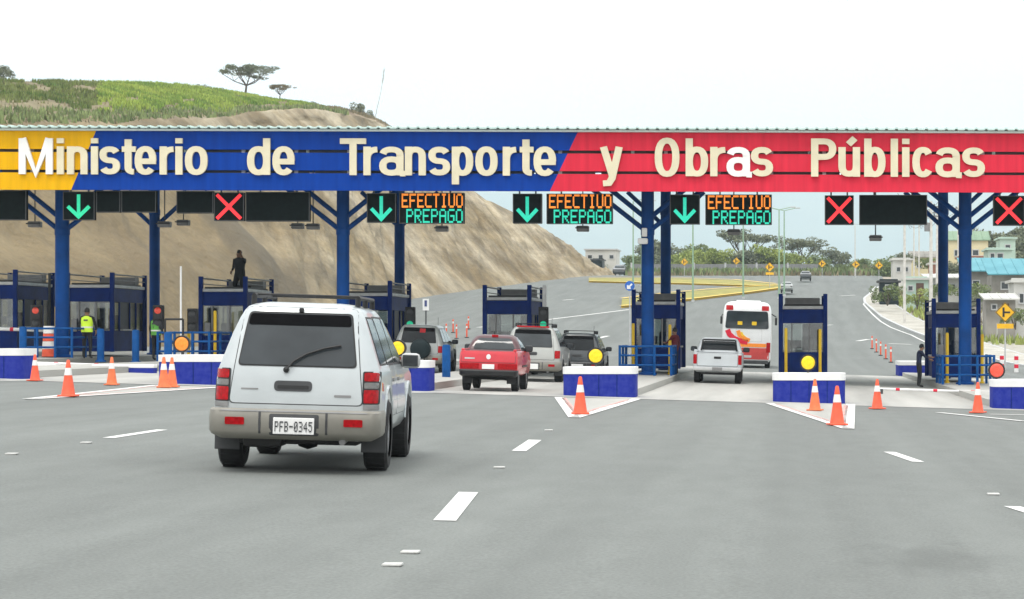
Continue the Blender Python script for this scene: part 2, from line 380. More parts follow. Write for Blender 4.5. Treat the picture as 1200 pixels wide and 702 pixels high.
# tar seams and a stained patch
M_['tar'] = mat('tar', (.10, .10, .10), .7, var=.3, scale=3)
M_['stain'] = mat('stain', (.118, .125, .118), .8, col2=(.160, .168, .160), scale=3.5, detail=9)
for y_ in (55.97,): stripe('tar_seam', (lerp_tab(XL, y_) + .5, y_), (lerp_tab(XR, y_) - .5, y_), .10, M_['tar'], .006, 40)
# right kerb and pavement
def kerb_rows(off0, off1, y0, y1, st=4): return [((lerp_tab(XR, y) + off0, y), (lerp_tab(XR, y) + off1, y)) for y in np.arange(y0, y1, st)]
drape('kerb', kerb_rows(0, .3, 110, 345), M_['light_grey'], .12, thick=.3)
drape('pavement', kerb_rows(.3, 3.4, 110, 345), M_['pave'], .11)
drape('kerb', kerb_rows(3.4, 3.6, 110, 345), M_['light_grey'], .12, thick=.3)
drape('gravel_lot', [((lerp_tab(XR, y) + 3.6, y), (lerp_tab(XR, y) + 40, y)) for y in np.arange(96, 300, 6.)], M_['gravel'], -.01)
# yellow kerbed median beyond the plaza
def median(name, near, far, m=M_['median_grass']):
    mb = MB(); A = [hit(*p) for p in near]; B = [hit(*p) for p in far]
    vs = [(p.x, p.y, p.z + .2) for p in A] + [(p.x, p.y, p.z + .2) for p in B] + [(p.x, p.y, p.z - .2) for p in A] + [(p.x, p.y, p.z - .2) for p in B]
    n = len(A)
    fs = [(i, i + 1, n + i + 1, n + i) for i in range(n - 1)]
    mb.add(vs, fs, 0)
    sd = [(i + 1, i, 2 * n + i, 2 * n + i + 1) for i in range(n - 1)] + [(n + i, n + i + 1, 3 * n + i + 1, 3 * n + i) for i in range(n - 1)] + [(0, n, 3 * n, 2 * n), (n - 1, 3 * n - 1, 4 * n - 1, 2 * n - 1)]
    mb.f += sd; mb.m += [1] * len(sd)
    o = mb.build(name, [m, M_['yellow']]); tag(o, kind='structure')
    # painted kerb tops
    for pts in (A, B):
        poly_line('yellow_kerb', pts, .7, M_['yellow'], .30)
median('median_island', [(728, 361), (780, 356), (830, 350), (880, 344), (915, 339)], [(729, 352), (780, 345.5), (830, 341), (880, 337.5), (915, 335.5)])
median('median_island', [(690, 331), (750, 332.5), (800, 333.5), (860, 335.5), (908, 337)], [(690, 327), (750, 327), (800, 327.5), (860, 329.5), (910, 334.5)])

# chevron paint before the island noses: white border, thin red line, pale worn fill
def chevron(a, b, c):
    A, B, C = (Vector(hit(*p)[:2]) for p in (a, b, c)); cen = (A + B + C) / 3
    n = 8
    drape('chevron_paint', [(tuple(C.lerp(A, i / n)), tuple(C.lerp(B, i / n))) for i in range(n + 1)], M_['concrete'], .008)
    for p, q in ((A, C), (C, B)):
        stripe('chevron_paint', p, q, .22, M_['white_line'], .012)
        s = (cen - (p + q) / 2).normalized() * .38
        stripe('chevron_paint', p.lerp(q, .06) + s, p.lerp(q, .9) + s, .11, M_['red_line'], .012)
chevron((655, 466), (746, 468), (673, 490))
chevron((902, 473), (997, 474), (994, 503))
chevron((184, 452), (262, 454), (32, 468.5))
# concrete infill along the left chevron and the right entry
stripe('edge_line', hit(1100, 484), hit(1200, 494), .2, M_['white_line'], .012)
stripe('edge_line', hit(1160, 486), hit(1215, 487), .2, M_['white_line'], .012)
stripe('edge_line', hit(-20, 447), hit(46, 446), .2, M_['white_line'], .012)
stripe('edge_line', hit(440, 461), hit(545, 460), .18, M_['white_line'], .012)

# ------------------------------------------------------------------ hill with the road cutting
def spline(pts, n):
    pts = [Vector(p) for p in pts]; out = []
    m = len(pts) - 1
    for i in range(n):
        t = i / (n - 1) * m; k = min(int(t), m - 1); u = t - k
        p0, p1, p2, p3 = pts[max(k - 1, 0)], pts[k], pts[k + 1], pts[min(k + 2, m)]
        out.append(.5 * ((2 * p1) + (p2 - p0) * u + (2 * p0 - 5 * p1 + 4 * p2 - p3) * u * u + (3 * p1 - p0 - 3 * p2 + p3) * u ** 3))
    return out
edge_px = [(-200, 150, 140), (0, 151, 182), (120, 147, 215), (240, 140, 262), (350, 129, 322), (440, 143, 382), (505, 186, 405), (560, 228, 415), (640, 270, 424), (700, 312, 430), (742, 341, 432)]
base_xy = [(-43, 92), (-43, 137), (-43, 168), (-44, 212), (-47, 258), (-48, 300), (-43, 340), (-38.5, 368), (-34, 392), (-29, 408), (-26, 424)]
sky_px = [(-200, 94, 230), (0, 95, 265), (120, 97, 290), (220, 101, 320), (350, 122, 362), (440, 141, 400), (505, 188, 425), (560, 231, 435), (640, 273, 444), (700, 316, 448), (742, 344, 450)]
NT = 360
EDG = spline([P(*p) for p in edge_px], NT)
BAS = spline([(x, y, gz(x, y) - .6) for x, y in base_xy], NT)
SKY = spline([P(*p) for p in sky_px], NT)
NF, NG, NB = 80, 18, 4
hv = []; 
def hill_pt(i, c):
    if c <= NF:
        u = c / NF; p = BAS[i].lerp(EDG[i], u)
        t = i / (NT - 1)
        amp = math.sin(PI * min(1, u * 1.05)) ** .7 if u < .95 else .35
        # gullies run down the face; strong on the fresh cut to the right, faint on the smoothed bench to the left
        right = smooth01((t - .24) / .14)
        g = mnoise.fractal(Vector((t * 46, u * 1.6 + t * 5, 3.1)), 1., 2., 5)
        g2 = abs(mnoise.noise(Vector((t * 28 - u * 3.2, u * 1.1, 9.7))))
        g3 = mnoise.fractal(Vector((t * 170 - u * 6, u * 5., 6.4)), 1., 2., 4)
        h = amp * (right * (1.3 * g - 1.5 * g2 + .45 * g3) + (1 - right) * (.35 * g + .12 * g3 + .9 * math.sin(u * 16) * .35))
        dgul = (t - (.222 + (1 - u) * .085)) / .022
        h -= 1.2 * math.exp(-dgul * dgul) * math.sin(PI * u) ** .5
        tang = (BAS[min(i + 1, NT - 1)] - BAS[max(i - 1, 0)]); nrm = tang.cross(EDG[i] - BAS[i]).normalized()
        if nrm.y > 0: nrm = -nrm
        return p + nrm * h
    if c <= NF + NG:
        u = (c - NF) / NG; p = EDG[i].lerp(SKY[i], u); t = i / (NT - 1)
        p.z += .5 * mnoise.fractal(Vector((t * 30, u * 5, 1.3)), 1., 2., 3) * math.sin(PI * min(1, .3 + u * .7)) + .8 * math.sin(PI * u) * max(0, 1 - t * 1.6)
        return p
    u = (c - NF - NG) / NB; p = SKY[i].copy(); p.y += 90 * u; p.x -= 25 * u; p.z -= 26 * u * u + 5 * u; return p
NC = NF + NG + NB
HP = [[hill_pt(i, c) for c in range(NC + 1)] for i in range(NT)]
mb = MB(); vs = [p for r in HP for p in r]; fs = []; mi = []
for i in range(NT - 1):
    for c in range(NC):
        a = i * (NC + 1) + c; fs.append((a, a + 1, a + NC + 2, a + NC + 1))
        t = i / (NT - 1); j = mnoise.noise(Vector((t * 60, c * .4, 2)))
        u_ = c / NF; dg_ = (t - (.222 + (1 - u_) * .085)) / .021; ck_ = (t - (.165 + (1 - u_) * .05)) / .0022
        shade_and_crack = u_ < .97 and (abs(dg_) < .75 + .5 * j + .35 * (u_ - .4) or (.35 < u_ < .9 and abs(ck_ + j) < .6))
        mi.append(0 if c < NF + 1 + j * 1.5 else (1 if (t < .43 + .03 * j) else 2))
mb.add(vs, fs); mb.m = mi
def cut_mat():
    m = mat('cut_earth', (.158, .112, .052), .95, col2=(.235, .178, .092), scale=.14, bump=.8, bscale=.7, stretch=(1, .5, .8), detail=10, bdist=.5)
    n = m.node_tree; lk = n.links.new; b = n.nodes['Principled BSDF']
    t = n.nodes.new('ShaderNodeTexCoord'); mp2 = n.nodes.new('ShaderNodeMapping')
    mp2.vector_type = 'TEXTURE'; mp2.inputs['Rotation'].default_value = (0, R(42), 0); mp2.inputs['Scale'].default_value = (22, 30, 2.2)
    z = n.nodes.new('ShaderNodeTexNoise'); z.inputs['Scale'].default_value = 1.; z.inputs['Detail'].default_value = 7; z.inputs['Roughness'].default_value = .65
    lk(t.outputs['Object'], mp2.inputs[0]); lk(mp2.outputs[0], z.inputs['Vector'])
    rp = n.nodes.new('ShaderNodeValToRGB'); e = rp.color_ramp.elements
    e[0].position = .42; e[0].color = (0, 0, 0, 1); e[1].position = .66; e[1].color = (1, 1, 1, 1); lk(z.outputs['Fac'], rp.inputs[0])
    # pale washed-out rock streaks on the fresh cut (right of the gully)
    sx = n.nodes.new('ShaderNodeSeparateXYZ'); lk(t.outputs['Object'], sx.inputs[0])
    mr = n.nodes.new('ShaderNodeMapRange'); mr.inputs['From Min'].default_value = 190; mr.inputs['From Max'].default_value = 290; mr.inputs['To Min'].default_value = .06; mr.inputs['To Max'].default_value = .85
    lk(sx.outputs['Y'], mr.inputs[0])
    mu = n.nodes.new('ShaderNodeMath'); mu.operation = 'MULTIPLY'; lk(rp.outputs[0], mu.inputs[0]); lk(mr.outputs[0], mu.inputs[1])
    mx = n.nodes.new('ShaderNodeMix'); mx.data_type = 'RGBA'; lk(mu.outputs[0], mx.inputs[0])
    src = b.inputs['Base Color'].links[0].from_socket; lk(src, mx.inputs[6]); mx.inputs[7].default_value = (.50, .43, .31, 1); lk(mx.outputs[2], b.inputs['Base Color'])
    # fine run-off lines down the slope
    mp6 = n.nodes.new('ShaderNodeMapping'); mp6.vector_type = 'TEXTURE'; mp6.inputs['Rotation'].default_value = (0, R(46), 0); mp6.inputs['Scale'].default_value = (16, 12, .75); lk(t.outputs['Object'], mp6.inputs[0])
    z6 = n.nodes.new('ShaderNodeTexNoise'); z6.inputs['Scale'].default_value = 1.; z6.inputs['Detail'].default_value = 8; z6.inputs['Roughness'].default_value = .7; lk(mp6.outputs[0], z6.inputs['Vector'])
    m6 = n.nodes.new('ShaderNodeMapRange'); m6.inputs['From Min'].default_value = .3; m6.inputs['From Max'].default_value = .7; m6.inputs['To Min'].default_value = .55; m6.inputs['To Max'].default_value = 1.32; lk(z6.outputs['Fac'], m6.inputs[0])
    mr7 = n.nodes.new('ShaderNodeMapRange'); mr7.inputs['From Min'].default_value = 185; mr7.inputs['From Max'].default_value = 260; lk(sx.outputs['Y'], mr7.inputs[0])
    mx7 = n.nodes.new('ShaderNodeMix'); mx7.data_type = 'FLOAT'; lk(mr7.outputs[0], mx7.inputs[0]); mx7.inputs[2].default_value = .92; lk(m6.outputs[0], mx7.inputs[3])
    bq = n.nodes.new('ShaderNodeBump'); bq.inputs['Strength'].default_value = .9; bq.inputs['Distance'].default_value = .5; lk(z6.outputs['Fac'], bq.inputs['Height'])
    old = b.inputs['Normal'].links[0].from_node; lk(bq.outputs[0], old.inputs['Normal'])
    # level strata, faint
    mp3 = n.nodes.new('ShaderNodeMapping'); mp3.inputs['Scale'].default_value = (.012, .012, .55); lk(t.outputs['Object'], mp3.inputs[0])
    z3 = n.nodes.new('ShaderNodeTexNoise'); z3.inputs['Scale'].default_value = 1.; z3.inputs['Detail'].default_value = 6; lk(mp3.outputs[0], z3.inputs['Vector'])
    m3 = n.nodes.new('ShaderNodeMapRange'); m3.inputs['From Min'].default_value = .3; m3.inputs['From Max'].default_value = .7; m3.inputs['To Min'].default_value = .78; m3.inputs['To Max'].default_value = 1.18; lk(z3.outputs['Fac'], m3.inputs[0])
    z4 = n.nodes.new('ShaderNodeTexNoise'); z4.inputs['Scale'].default_value = 1.6; z4.inputs['Detail'].default_value = 9; z4.inputs['Roughness'].default_value = .75; lk(t.outputs['Object'], z4.inputs['Vector'])
    m4 = n.nodes.new('ShaderNodeMapRange'); m4.inputs['From Min'].default_value = .35; m4.inputs['From Max'].default_value = .65; m4.inputs['To Min'].default_value = .86; m4.inputs['To Max'].default_value = 1.13; lk(z4.outputs['Fac'], m4.inputs[0])
    q0 = n.nodes.new('ShaderNodeMath'); q0.operation = 'MULTIPLY'; lk(m3.outputs[0], q0.inputs[0]); lk(m4.outputs[0], q0.inputs[1])
    q = n.nodes.new('ShaderNodeMath'); q.operation = 'MULTIPLY'; lk(q0.outputs[0], q.inputs[0]); lk(mx7.outputs[0], q.inputs[1])
    m5 = n.nodes.new('ShaderNodeMix'); m5.data_type = 'RGBA'; m5.blend_type = 'MULTIPLY'; m5.inputs[0].default_value = 1; lk(mx.outputs[2], m5.inputs[6]); lk(q.outputs[0], m5.inputs[7]); lk(m5.outputs[2], b.inputs['Base Color'])
    # gully shade painted into the earth colour, plus a thin crack line
    at = n.nodes.new('ShaderNodeAttribute'); at.attribute_name = 'shade_and_crack'
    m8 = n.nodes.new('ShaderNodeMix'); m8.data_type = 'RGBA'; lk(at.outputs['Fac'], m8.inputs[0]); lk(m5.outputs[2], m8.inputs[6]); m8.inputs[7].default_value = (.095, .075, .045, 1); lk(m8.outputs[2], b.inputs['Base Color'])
    return m
M_['cut'] = cut_mat()
hill = struct('hillside', mb, [M_['cut'], mat('field_soil', (.15, .125, .065), .95, col2=(.24, .20, .11), scale=.12, bump=.4, bscale=1.), mat('dry_slope', (.21, .155, .10), .95, col2=(.30, .235, .16), scale=.12, bump=.4, bscale=1., bdist=.5), mat('shaded_earth', (.085, .068, .043), .95, col2=(.15, .125, .08), scale=.5, bump=1., bscale=.6, bdist=1.2)], 180)  # last slot: dark earth colour standing for gully shade

da = hill.data.attributes.new('shade_and_crack', 'FLOAT', 'POINT'); dv = []  # per-vertex mask: painted gully shade and the crack line
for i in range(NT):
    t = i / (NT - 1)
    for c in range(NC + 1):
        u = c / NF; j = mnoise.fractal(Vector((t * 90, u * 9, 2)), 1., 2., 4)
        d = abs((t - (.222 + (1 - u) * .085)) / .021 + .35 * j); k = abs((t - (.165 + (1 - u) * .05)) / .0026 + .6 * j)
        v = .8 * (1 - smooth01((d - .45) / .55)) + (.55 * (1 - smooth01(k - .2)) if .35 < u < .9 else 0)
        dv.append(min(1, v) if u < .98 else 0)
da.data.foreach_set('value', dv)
def tufts(name, n, pick, size, m, label=None):
    """upright leaf blades scattered by pick() -> (point, scale)"""
    V = np.zeros((n * 3, 3)); 
    for k in range(n):
        p, s = pick(); a = random.uniform(0, PI); hh = size * s * random.uniform(.6, 1.3); ww = hh * random.uniform(.25, .5)
        dx, dy = math.cos(a) * ww, math.sin(a) * ww; lx, ly = random.uniform(-.35, .35) * hh, random.uniform(-.35, .35) * hh
        V[3 * k] = (p.x - dx, p.y - dy, p.z - .15); V[3 * k + 1] = (p.x + dx, p.y + dy, p.z - .15); V[3 * k + 2] = (p.x + lx, p.y + ly, p.z + hh)
    me = bpy.data.meshes.new(name); me.from_pydata(V.tolist(), [], [(3 * k, 3 * k + 1, 3 * k + 2) for k in range(n)]); me.materials.append(m)
    return tag(link(name, me), label, None, None, 'stuff')
def hill_sample(t, uc):
    i = min(NT - 2, int(t * (NT - 1))); fi = t * (NT - 1) - i; c = min(NC - 1, int(uc)); fc = uc - c
    return HP[i][c].lerp(HP[i][c + 1], fc).lerp(HP[i + 1][c].lerp(HP[i + 1][c + 1], fc), fi)
def pick_crop(t0, t1, u0, u1, rows=0, gap=9.):
    def f():
        for _ in range(8):
            t = random.uniform(t0, t1); u = random.uniform(u0, u1)
            if mnoise.fractal(Vector((t * 40, u * 5, 4.4)), 1., 2., 3) < gap: break
        if rows: u = u0 + (u1 - u0) * (round((u - u0) / (u1 - u0) * rows) / rows) + random.gauss(0, .0025)
        return hill_sample(t, NF + u * NG), 1.
    return f
tufts('crop_plants', 15000, pick_crop(.195, .335, .18, .97, 22, .4), .42, M_['crop'], 'bright green crop rows on the hilltop field')
tufts('crop_plants', 9500, pick_crop(.02, .20, .28, .97, 18, .14), .42, M_['crop_dark'], 'darker green crop rows at the left of the hilltop')
tufts('crop_plants', 6000, pick_crop(.335, .43, .30, .97, 16, .2), .40, M_['crop'], 'thinner green crop running down to the hill shoulder')
tufts('dry_brush', 2600, pick_crop(.02, .46, .04, .20), .5, M_['leaf_a'], 'dark brush along the lip of the road cutting')
tufts('dry_grass', 2600, pick_crop(.02, .43, .02, .98), .30, M_['leaf_dry'], 'dry grass between the crop rows on the hilltop')
tufts('dry_brush', 2400, pick_crop(.42, .56, .2, .97), .4, M_['leaf_dry'], 'dry grass on the bare shoulder of the hill')

# far mountains, pale through the air
mb = MB(); nx = 90; vs = []; fs = []
for i in range(nx):
    x = -6400 + 12800 * i / (nx - 1)
    hh = 560 + 80 * mnoise.fractal(Vector((x / 1800, .3, .7)), 1., 2., 5)
    for j, (dy, k) in enumerate(((0, 0.), (250, .35), (500, .7), (720, .93), (900, 1.), (1200, .6))):
        vs.append((x, 6600 + dy * 2 + 80 * mnoise.noise(Vector((x / 300, j, 5))), 6 + hh * k + 10 * k * mnoise.noise(Vector((x / 120, j * .7, 8)))))
for i in range(nx - 1):
    for j in range(5): a = i * 6 + j; fs.append((a, a + 1, a + 7, a + 6))
mb.add(vs, fs); struct('mountains', mb, M_['far_hill'], 60)

# ------------------------------------------------------------------ lettering
def ribbon(mb, pts, tx, ty, y0, y1, place, closed=False, mi=0):
    """thick stroke along pts (letter space), extruded from y0 (front) to y1; place maps (u, v, y) to a point"""
    n = len(pts); Lf = []; Rt = []
    for i in range(n):
        a = pts[(i - 1) % n] if (closed or i) else pts[i]; b = pts[(i + 1) % n] if (closed or i < n - 1) else pts[i]
        d1 = Vector((pts[i][0] - a[0], pts[i][1] - a[1])); d2 = Vector((b[0] - pts[i][0], b[1] - pts[i][1]))
        if d1.length < 1e-9: d1 = d2
        if d2.length < 1e-9: d2 = d1
        d1.normalize(); d2.normalize(); n1 = Vector((-d1.y, d1.x)); n2 = Vector((-d2.y, d2.x)); q = n1 + n2
        q = q / max(.45, q.dot(n1)) if q.length > 1e-6 else n1
        q = Vector((q.x * tx, q.y * ty))
        Lf.append((pts[i][0] + q.x, pts[i][1] + q.y)); Rt.append((pts[i][0] - q.x, pts[i][1] - q.y))
    vs = [place(p[0], p[1], yy) for yy in (y0, y1) for p in Lf + Rt]; fs = []
    for i in range(n if closed else n - 1):
        j = (i + 1) % n
        fs += [(i, j, n + j, n + i), (2 * n + i, 3 * n + i, 3 * n + j, 2 * n + j), (i, 2 * n + i, 2 * n + j, j), (n + i, n + j, 3 * n + j, 3 * n + i)]
    if not closed:
        for i in (0, n - 1): fs.append((i, n + i, 3 * n + i, 2 * n + i))
    mb.add(vs, fs, mi)
def arc(cx, cy, rx, ry, a0, a1, n=12, p=2.35):
    o = []
    for i in range(n + 1):
        t = R(a0 + (a1 - a0) * i / n); c, s = math.cos(t), math.sin(t)
        o.append((cx + rx * math.copysign(abs(c) ** (2 / p), c), cy + ry * math.copysign(abs(s) ** (2 / p), s)))
    return o
def ringp(x0, x1, y0, y1, n=24): return arc((x0 + x1) / 2, (y0 + y1) / 2, (x1 - x0) / 2, (y1 - y0) / 2, 0, 360 - 360 / n, n - 1)
TX, TY, XH = .096, .076, .775
def glyph(ch, W):
    """strokes (points, closed) for a letter of width W, cap height 1"""
    l, r = TX, W - TX; t = XH - TY; b = TY; m = W / 2; ra = .20
    stem = lambda x, y0, y1: ([(x, y0), (x, y1)], False)
    ring = (ringp(l, r, b - .01, t + .01), True)
    if ch == 'M': return [stem(l, 0, 1), stem(r, 0, 1), ([(l + .01, 1), (m, .02), (r - .01, 1)], False)]
    if ch == 'i': return [stem(m, 0, XH), stem(m, .86, 1.0)]
    if ch == 'l': return [stem(m, 0, 1)]
    if ch == 'n': return [stem(l, 0, XH), (arc((l + r) / 2, t - ra, (r - l) / 2, ra, 180, 0) + [(r, 0)], False)]
    if ch in 'uú':
        o = [stem(r, 0, XH), ([(l, XH)] + arc((l + r) / 2, b + ra, (r - l) / 2, ra, 180, 360), False)]
        if ch == 'ú': o.append(([(m - .02, XH + .075), (m + .15, XH + .235)], False))
        return o
    if ch == 's':
        ry = (t - b) / 4; return [(arc(m, XH / 2 + ry, r - m, ry, 22, 268, 14) + arc(m, XH / 2 - ry, r - m, ry, 88, -158, 14), False)]
    if ch == 't':
        x = W * .45; return [([(x, .97), (x, .2)] + arc(x + .14, b + .12, .14, .12, 180, 275, 6), False), ([(0, t), (W, t)], False)]
    if ch == 'e': return [(arc(m, XH / 2, r - m, (t - b) / 2 + .01, -42, -360, 20), False), ([(l, XH * .47), (r + TX * .9, XH * .47)], False)]
    if ch == 'c': return [(arc(m, XH / 2, r - m, (t - b) / 2 + .01, 38, 322, 20), False)]
    if ch == 'r': return [stem(l, 0, XH), (arc(W + .02, t - .27, W + .02 - l, .27, 178, 92, 8), False)]
    if ch == 'o': return [ring]
    if ch == 'd': return [ring, stem(r, 0, 1)]
    if ch == 'b': return [ring, stem(l, 0, 1)]
    if ch == 'p': return [ring, stem(l, -.24, XH)]
    if ch == 'T': return [stem(m, 0, 1), ([(0, 1 - TY), (W, 1 - TY)], False)]
    if ch == 'a': return [([(r, 0), (r, t - .16)] + arc((l + r) / 2, t - .16, (r - l) / 2, .16, 0, 168, 10), False), (ringp(l, r, b - .01, XH * .56, 20), True), ([(r, .05), (W + .05, .045)], False)]
    if ch == 'y': return [([(l - .01, XH), (m + .03, .0)], False), ([(r + .01, XH), (m + .02, -.06), (m - .06, -.19), (m - .22, -.20)], False)]
    if ch == 'O': return [(ringp(l, r, b - .02, 1 - b + .02), True)]
    if ch == 'P': return [stem(l, 0, 1), ([(l, 1 - TY)] + arc(m, .72, r - m, .28 - TY, 88, -88, 12) + [(l, .44 + TY)], False)]
    return []
FONT5 = {'E': '11111 10000 10000 11110 10000 10000 11111', 'F': '11111 10000 10000 11110 10000 10000 10000', 'C': '01111 10000 10000 10000 10000 10000 01111',
 'T': '11111 00100 00100 00100 00100 00100 00100', 'I': '01110 00100 00100 00100 00100 00100 01110', 'V': '10001 10001 10001 10001 10001 10001 01110', 'O': '01110 10001 10001 10001 10001 10001 01110',
 'P': '11110 10001 10001 11110 10000 10000 10000', 'R': '11110 10001 10001 11110 10100 10010 10001', 'A': '01110 10001 10001 11111 10001 10001 10001', 'G': '01111 10000 10000 10111 10001 10001 01110',
 'B': '11110 10001 10001 11110 10001 10001 11110', '0': '01110 10001 10011 10101 11001 10001 01110', '3': '11110 00001 00001 01110 00001 00001 11110', '4': '00010 00110 01010 10010 11111 00010 00010',
 '5': '11111 10000 11110 00001 00001 10001 01110', '-': '00000 00000 00000 11111 00000 00000 00000'}
def dot_letter(ch, w, h, d=.01):
    mb = MB(); cw, chh = w / 5, h / 7
    for r_, row in enumerate(FONT5[ch].split()):
        c = 0
        while c < 5:
            if row[c] == '1':
                e = c
                while e + 1 < 5 and row[e + 1] == '1': e += 1
                mb.box(((c + e + 1) / 2 * cw - w / 2, 0, h / 2 - (r_ + .5) * chh), ((e - c + 1) * cw, d, chh * .96)); c = e
            c += 1
    return mb
_dl = {}
def dot_obj(ch, w, h, m, parent, loc, name='led_letter'):
    k = (ch, round(w, 4), round(h, 4), m.name)
    if k in _dl:
        o = bpy.data.objects.new(name, _dl[k]); COL.objects.link(o); o.parent = parent; o.location = loc; return o
    o = dot_letter(ch, w, h).build(name, m, parent, 0, loc); _dl[k] = o.data; return o

# ------------------------------------------------------------------ toll canopy: sign board, letters, columns, roof
DS = 76.6; SS = F / DS
can = empty('toll_canopy', (-9, 84, gz(-9, 84)), 'long blue steel toll canopy with yellow blue and red sign board spanning all lanes', 'toll canopy')
def rel(mb, root): o = root.location; mb.v = [(v[0] - o.x, v[1] - o.y, v[2] - o.z) for v in mb.v]; return mb
def tilt(px): return px * 3.4 / 1200                        # the board is not quite level in the photograph
def Bp(px, py, D=DS): return P(px, py + tilt(px), D)
XMIN, XMAX = -170, 1430
def slant(y, top, bot): return top + (bot - top) * (y - 153.2) / (222 - 153.2)
for (y0, y1) in ((153.2, 174.4), (178.0, 198.6), (202.0, 222.2)):
    A = lambda y: slant(y, 112.5, 83.5); B = lambda y: slant(y, 677, 644.5)
    for m, xa, xb in (('panel_yellow', lambda y: XMIN, A), ('panel_blue', A, B), ('panel_red', B, lambda y: XMAX)):
        mb = MB(); q = [Bp(xa(y1), y1), Bp(xb(y1), y1), Bp(xb(y0), y0), Bp(xa(y0), y0)]
        mb.prism([(p.x, p.z) for p in q], DS, DS + .12)
        rel(mb, can).build('sign_strip', M_[m], can)
# dark strips added behind the slits, standing for canopy shade, with short breaks
mb = MB()
for yc in (176.2, 200.3):
    px = XMIN
    while px < XMAX:
        e = px + random.choice((70, 92, 110, 140)); p = Bp(px, yc); q = Bp(min(e, XMAX), yc); mb.box(((p.x + q.x) / 2, DS + .22, (p.z + q.z) / 2), (q.x - p.x, .05, .22)); px = e + random.choice((2, 4, 7))
rel(mb, can); tag(mb.build('slit_shade_strips', M_['dark_grey'], can), kind='stuff')
# supports that show through the slits
mb = MB()
for px in range(XMIN + 20, XMAX, 62):
    p = Bp(px, 222); q = Bp(px, 156); mb.box((p.x, DS + .2, (p.z + q.z) / 2), (.12, .12, q.z - p.z))
rel(mb, can).build('sign_frame', M_['light_grey'], can)
LET = [('M', 23, 62.8), ('i', 68, 75.4), ('n', 79.5, 103.5), ('i', 107.8, 115.6), ('s', 117.6, 141.5), ('t', 143.8, 160), ('e', 158.8, 184), ('r', 188, 204), ('i', 206.2, 214.8), ('o', 217.6, 244),
       ('d', 290.3, 317.3), ('e', 320, 346), ('T', 399, 429.6), ('r', 426.5, 442.5), ('a', 445, 473.5), ('n', 475, 499.5), ('s', 502.5, 528), ('p', 530, 555), ('o', 557.5, 583.5), ('r', 589.6, 605), ('t', 609.5, 625.6), ('e', 625.6, 652),
       ('y', 703.6, 729.6), ('O', 767.4, 796.4), ('b', 803.6, 830), ('r', 832.4, 850), ('a', 851.4, 879), ('s', 880, 906), ('P', 950.4, 980), ('ú', 982.4, 1007.8), ('b', 1012.6, 1037.6), ('l', 1043.6, 1052.2), ('i', 1056.8, 1065.8), ('c', 1069, 1094), ('a', 1096, 1124.6), ('s', 1127.4, 1154)]
mount = None
for k, (ch, x0, x1) in enumerate(LET):
    cap = 42.0 + 2.6 * min(1, x0 / 960.); base = 204.2 + .3 * x0 / 1200
    mb = MB()
    for si, (pts, closed) in enumerate(glyph(ch, (x1 - x0) / cap)):
        def place(u, v, y, x0=x0, cap=cap, base=base):
            p = Bp(x0 + u * cap, base - v * cap); return (p.x, y, p.z)
        ribbon(mb, pts, TX, TY, DS - .11 - .003 * si, DS - .02, place, closed)
    rel(mb, can).build('letter', M_['cream_white' if k in (0, 26) else 'cream'], can)
# roof sheet with ribbed edge, flashing
xa, xb = P(XMIN, 0, DS).x - .3, P(XMAX, 0, DS).x + .3
mb = MB(); pr = []; x = xa; pitch = .33
while x < xb:
    for dx, dz in ((0, 0), (.2, 0), (.235, .04), (.295, .04)): pr.append((x + dx, dz))
    x += pitch
def rz_(x): return CAMZ + (CY - 151.2) / SS - tilt(x / DS * F + CX) / SS
vs = [];
for yy, dz in ((76.25, .07), (85, .30), (94.5, .07)):
    for k in (0, 1):
        for px_, pz in pr: vs.append((px_, yy, rz_(px_) + pz + dz - .05 * k))
n = len(pr); fs = []
for r_ in range(2):
    a = r_ * 2 * n; b_ = (r_ + 1) * 2 * n
    for i in range(n - 1): fs += [(a + i, a + i + 1, b_ + i + 1, b_ + i), (a + n + i, b_ + n + i, b_ + n + i + 1, a + n + i + 1)]
for a in (0, 4 * n):
    for i in range(n - 1): fs.append((a + i, a + i + 1, a + n + i + 1, a + n + i))
mb.add(vs, fs); rel(mb, can).build('roof_sheet', M_['roof_sheet'], can)
mb = MB(); q = [Bp(XMIN - 8, 153.0), Bp(XMAX + 8, 153.0), Bp(XMAX + 8, 150.8), Bp(XMIN - 8, 150.8)]; mb.prism([(p.x, p.z) for p in q], DS - .14, DS + .1)
rel(mb, can).build('flashing', M_['flashing'], can)
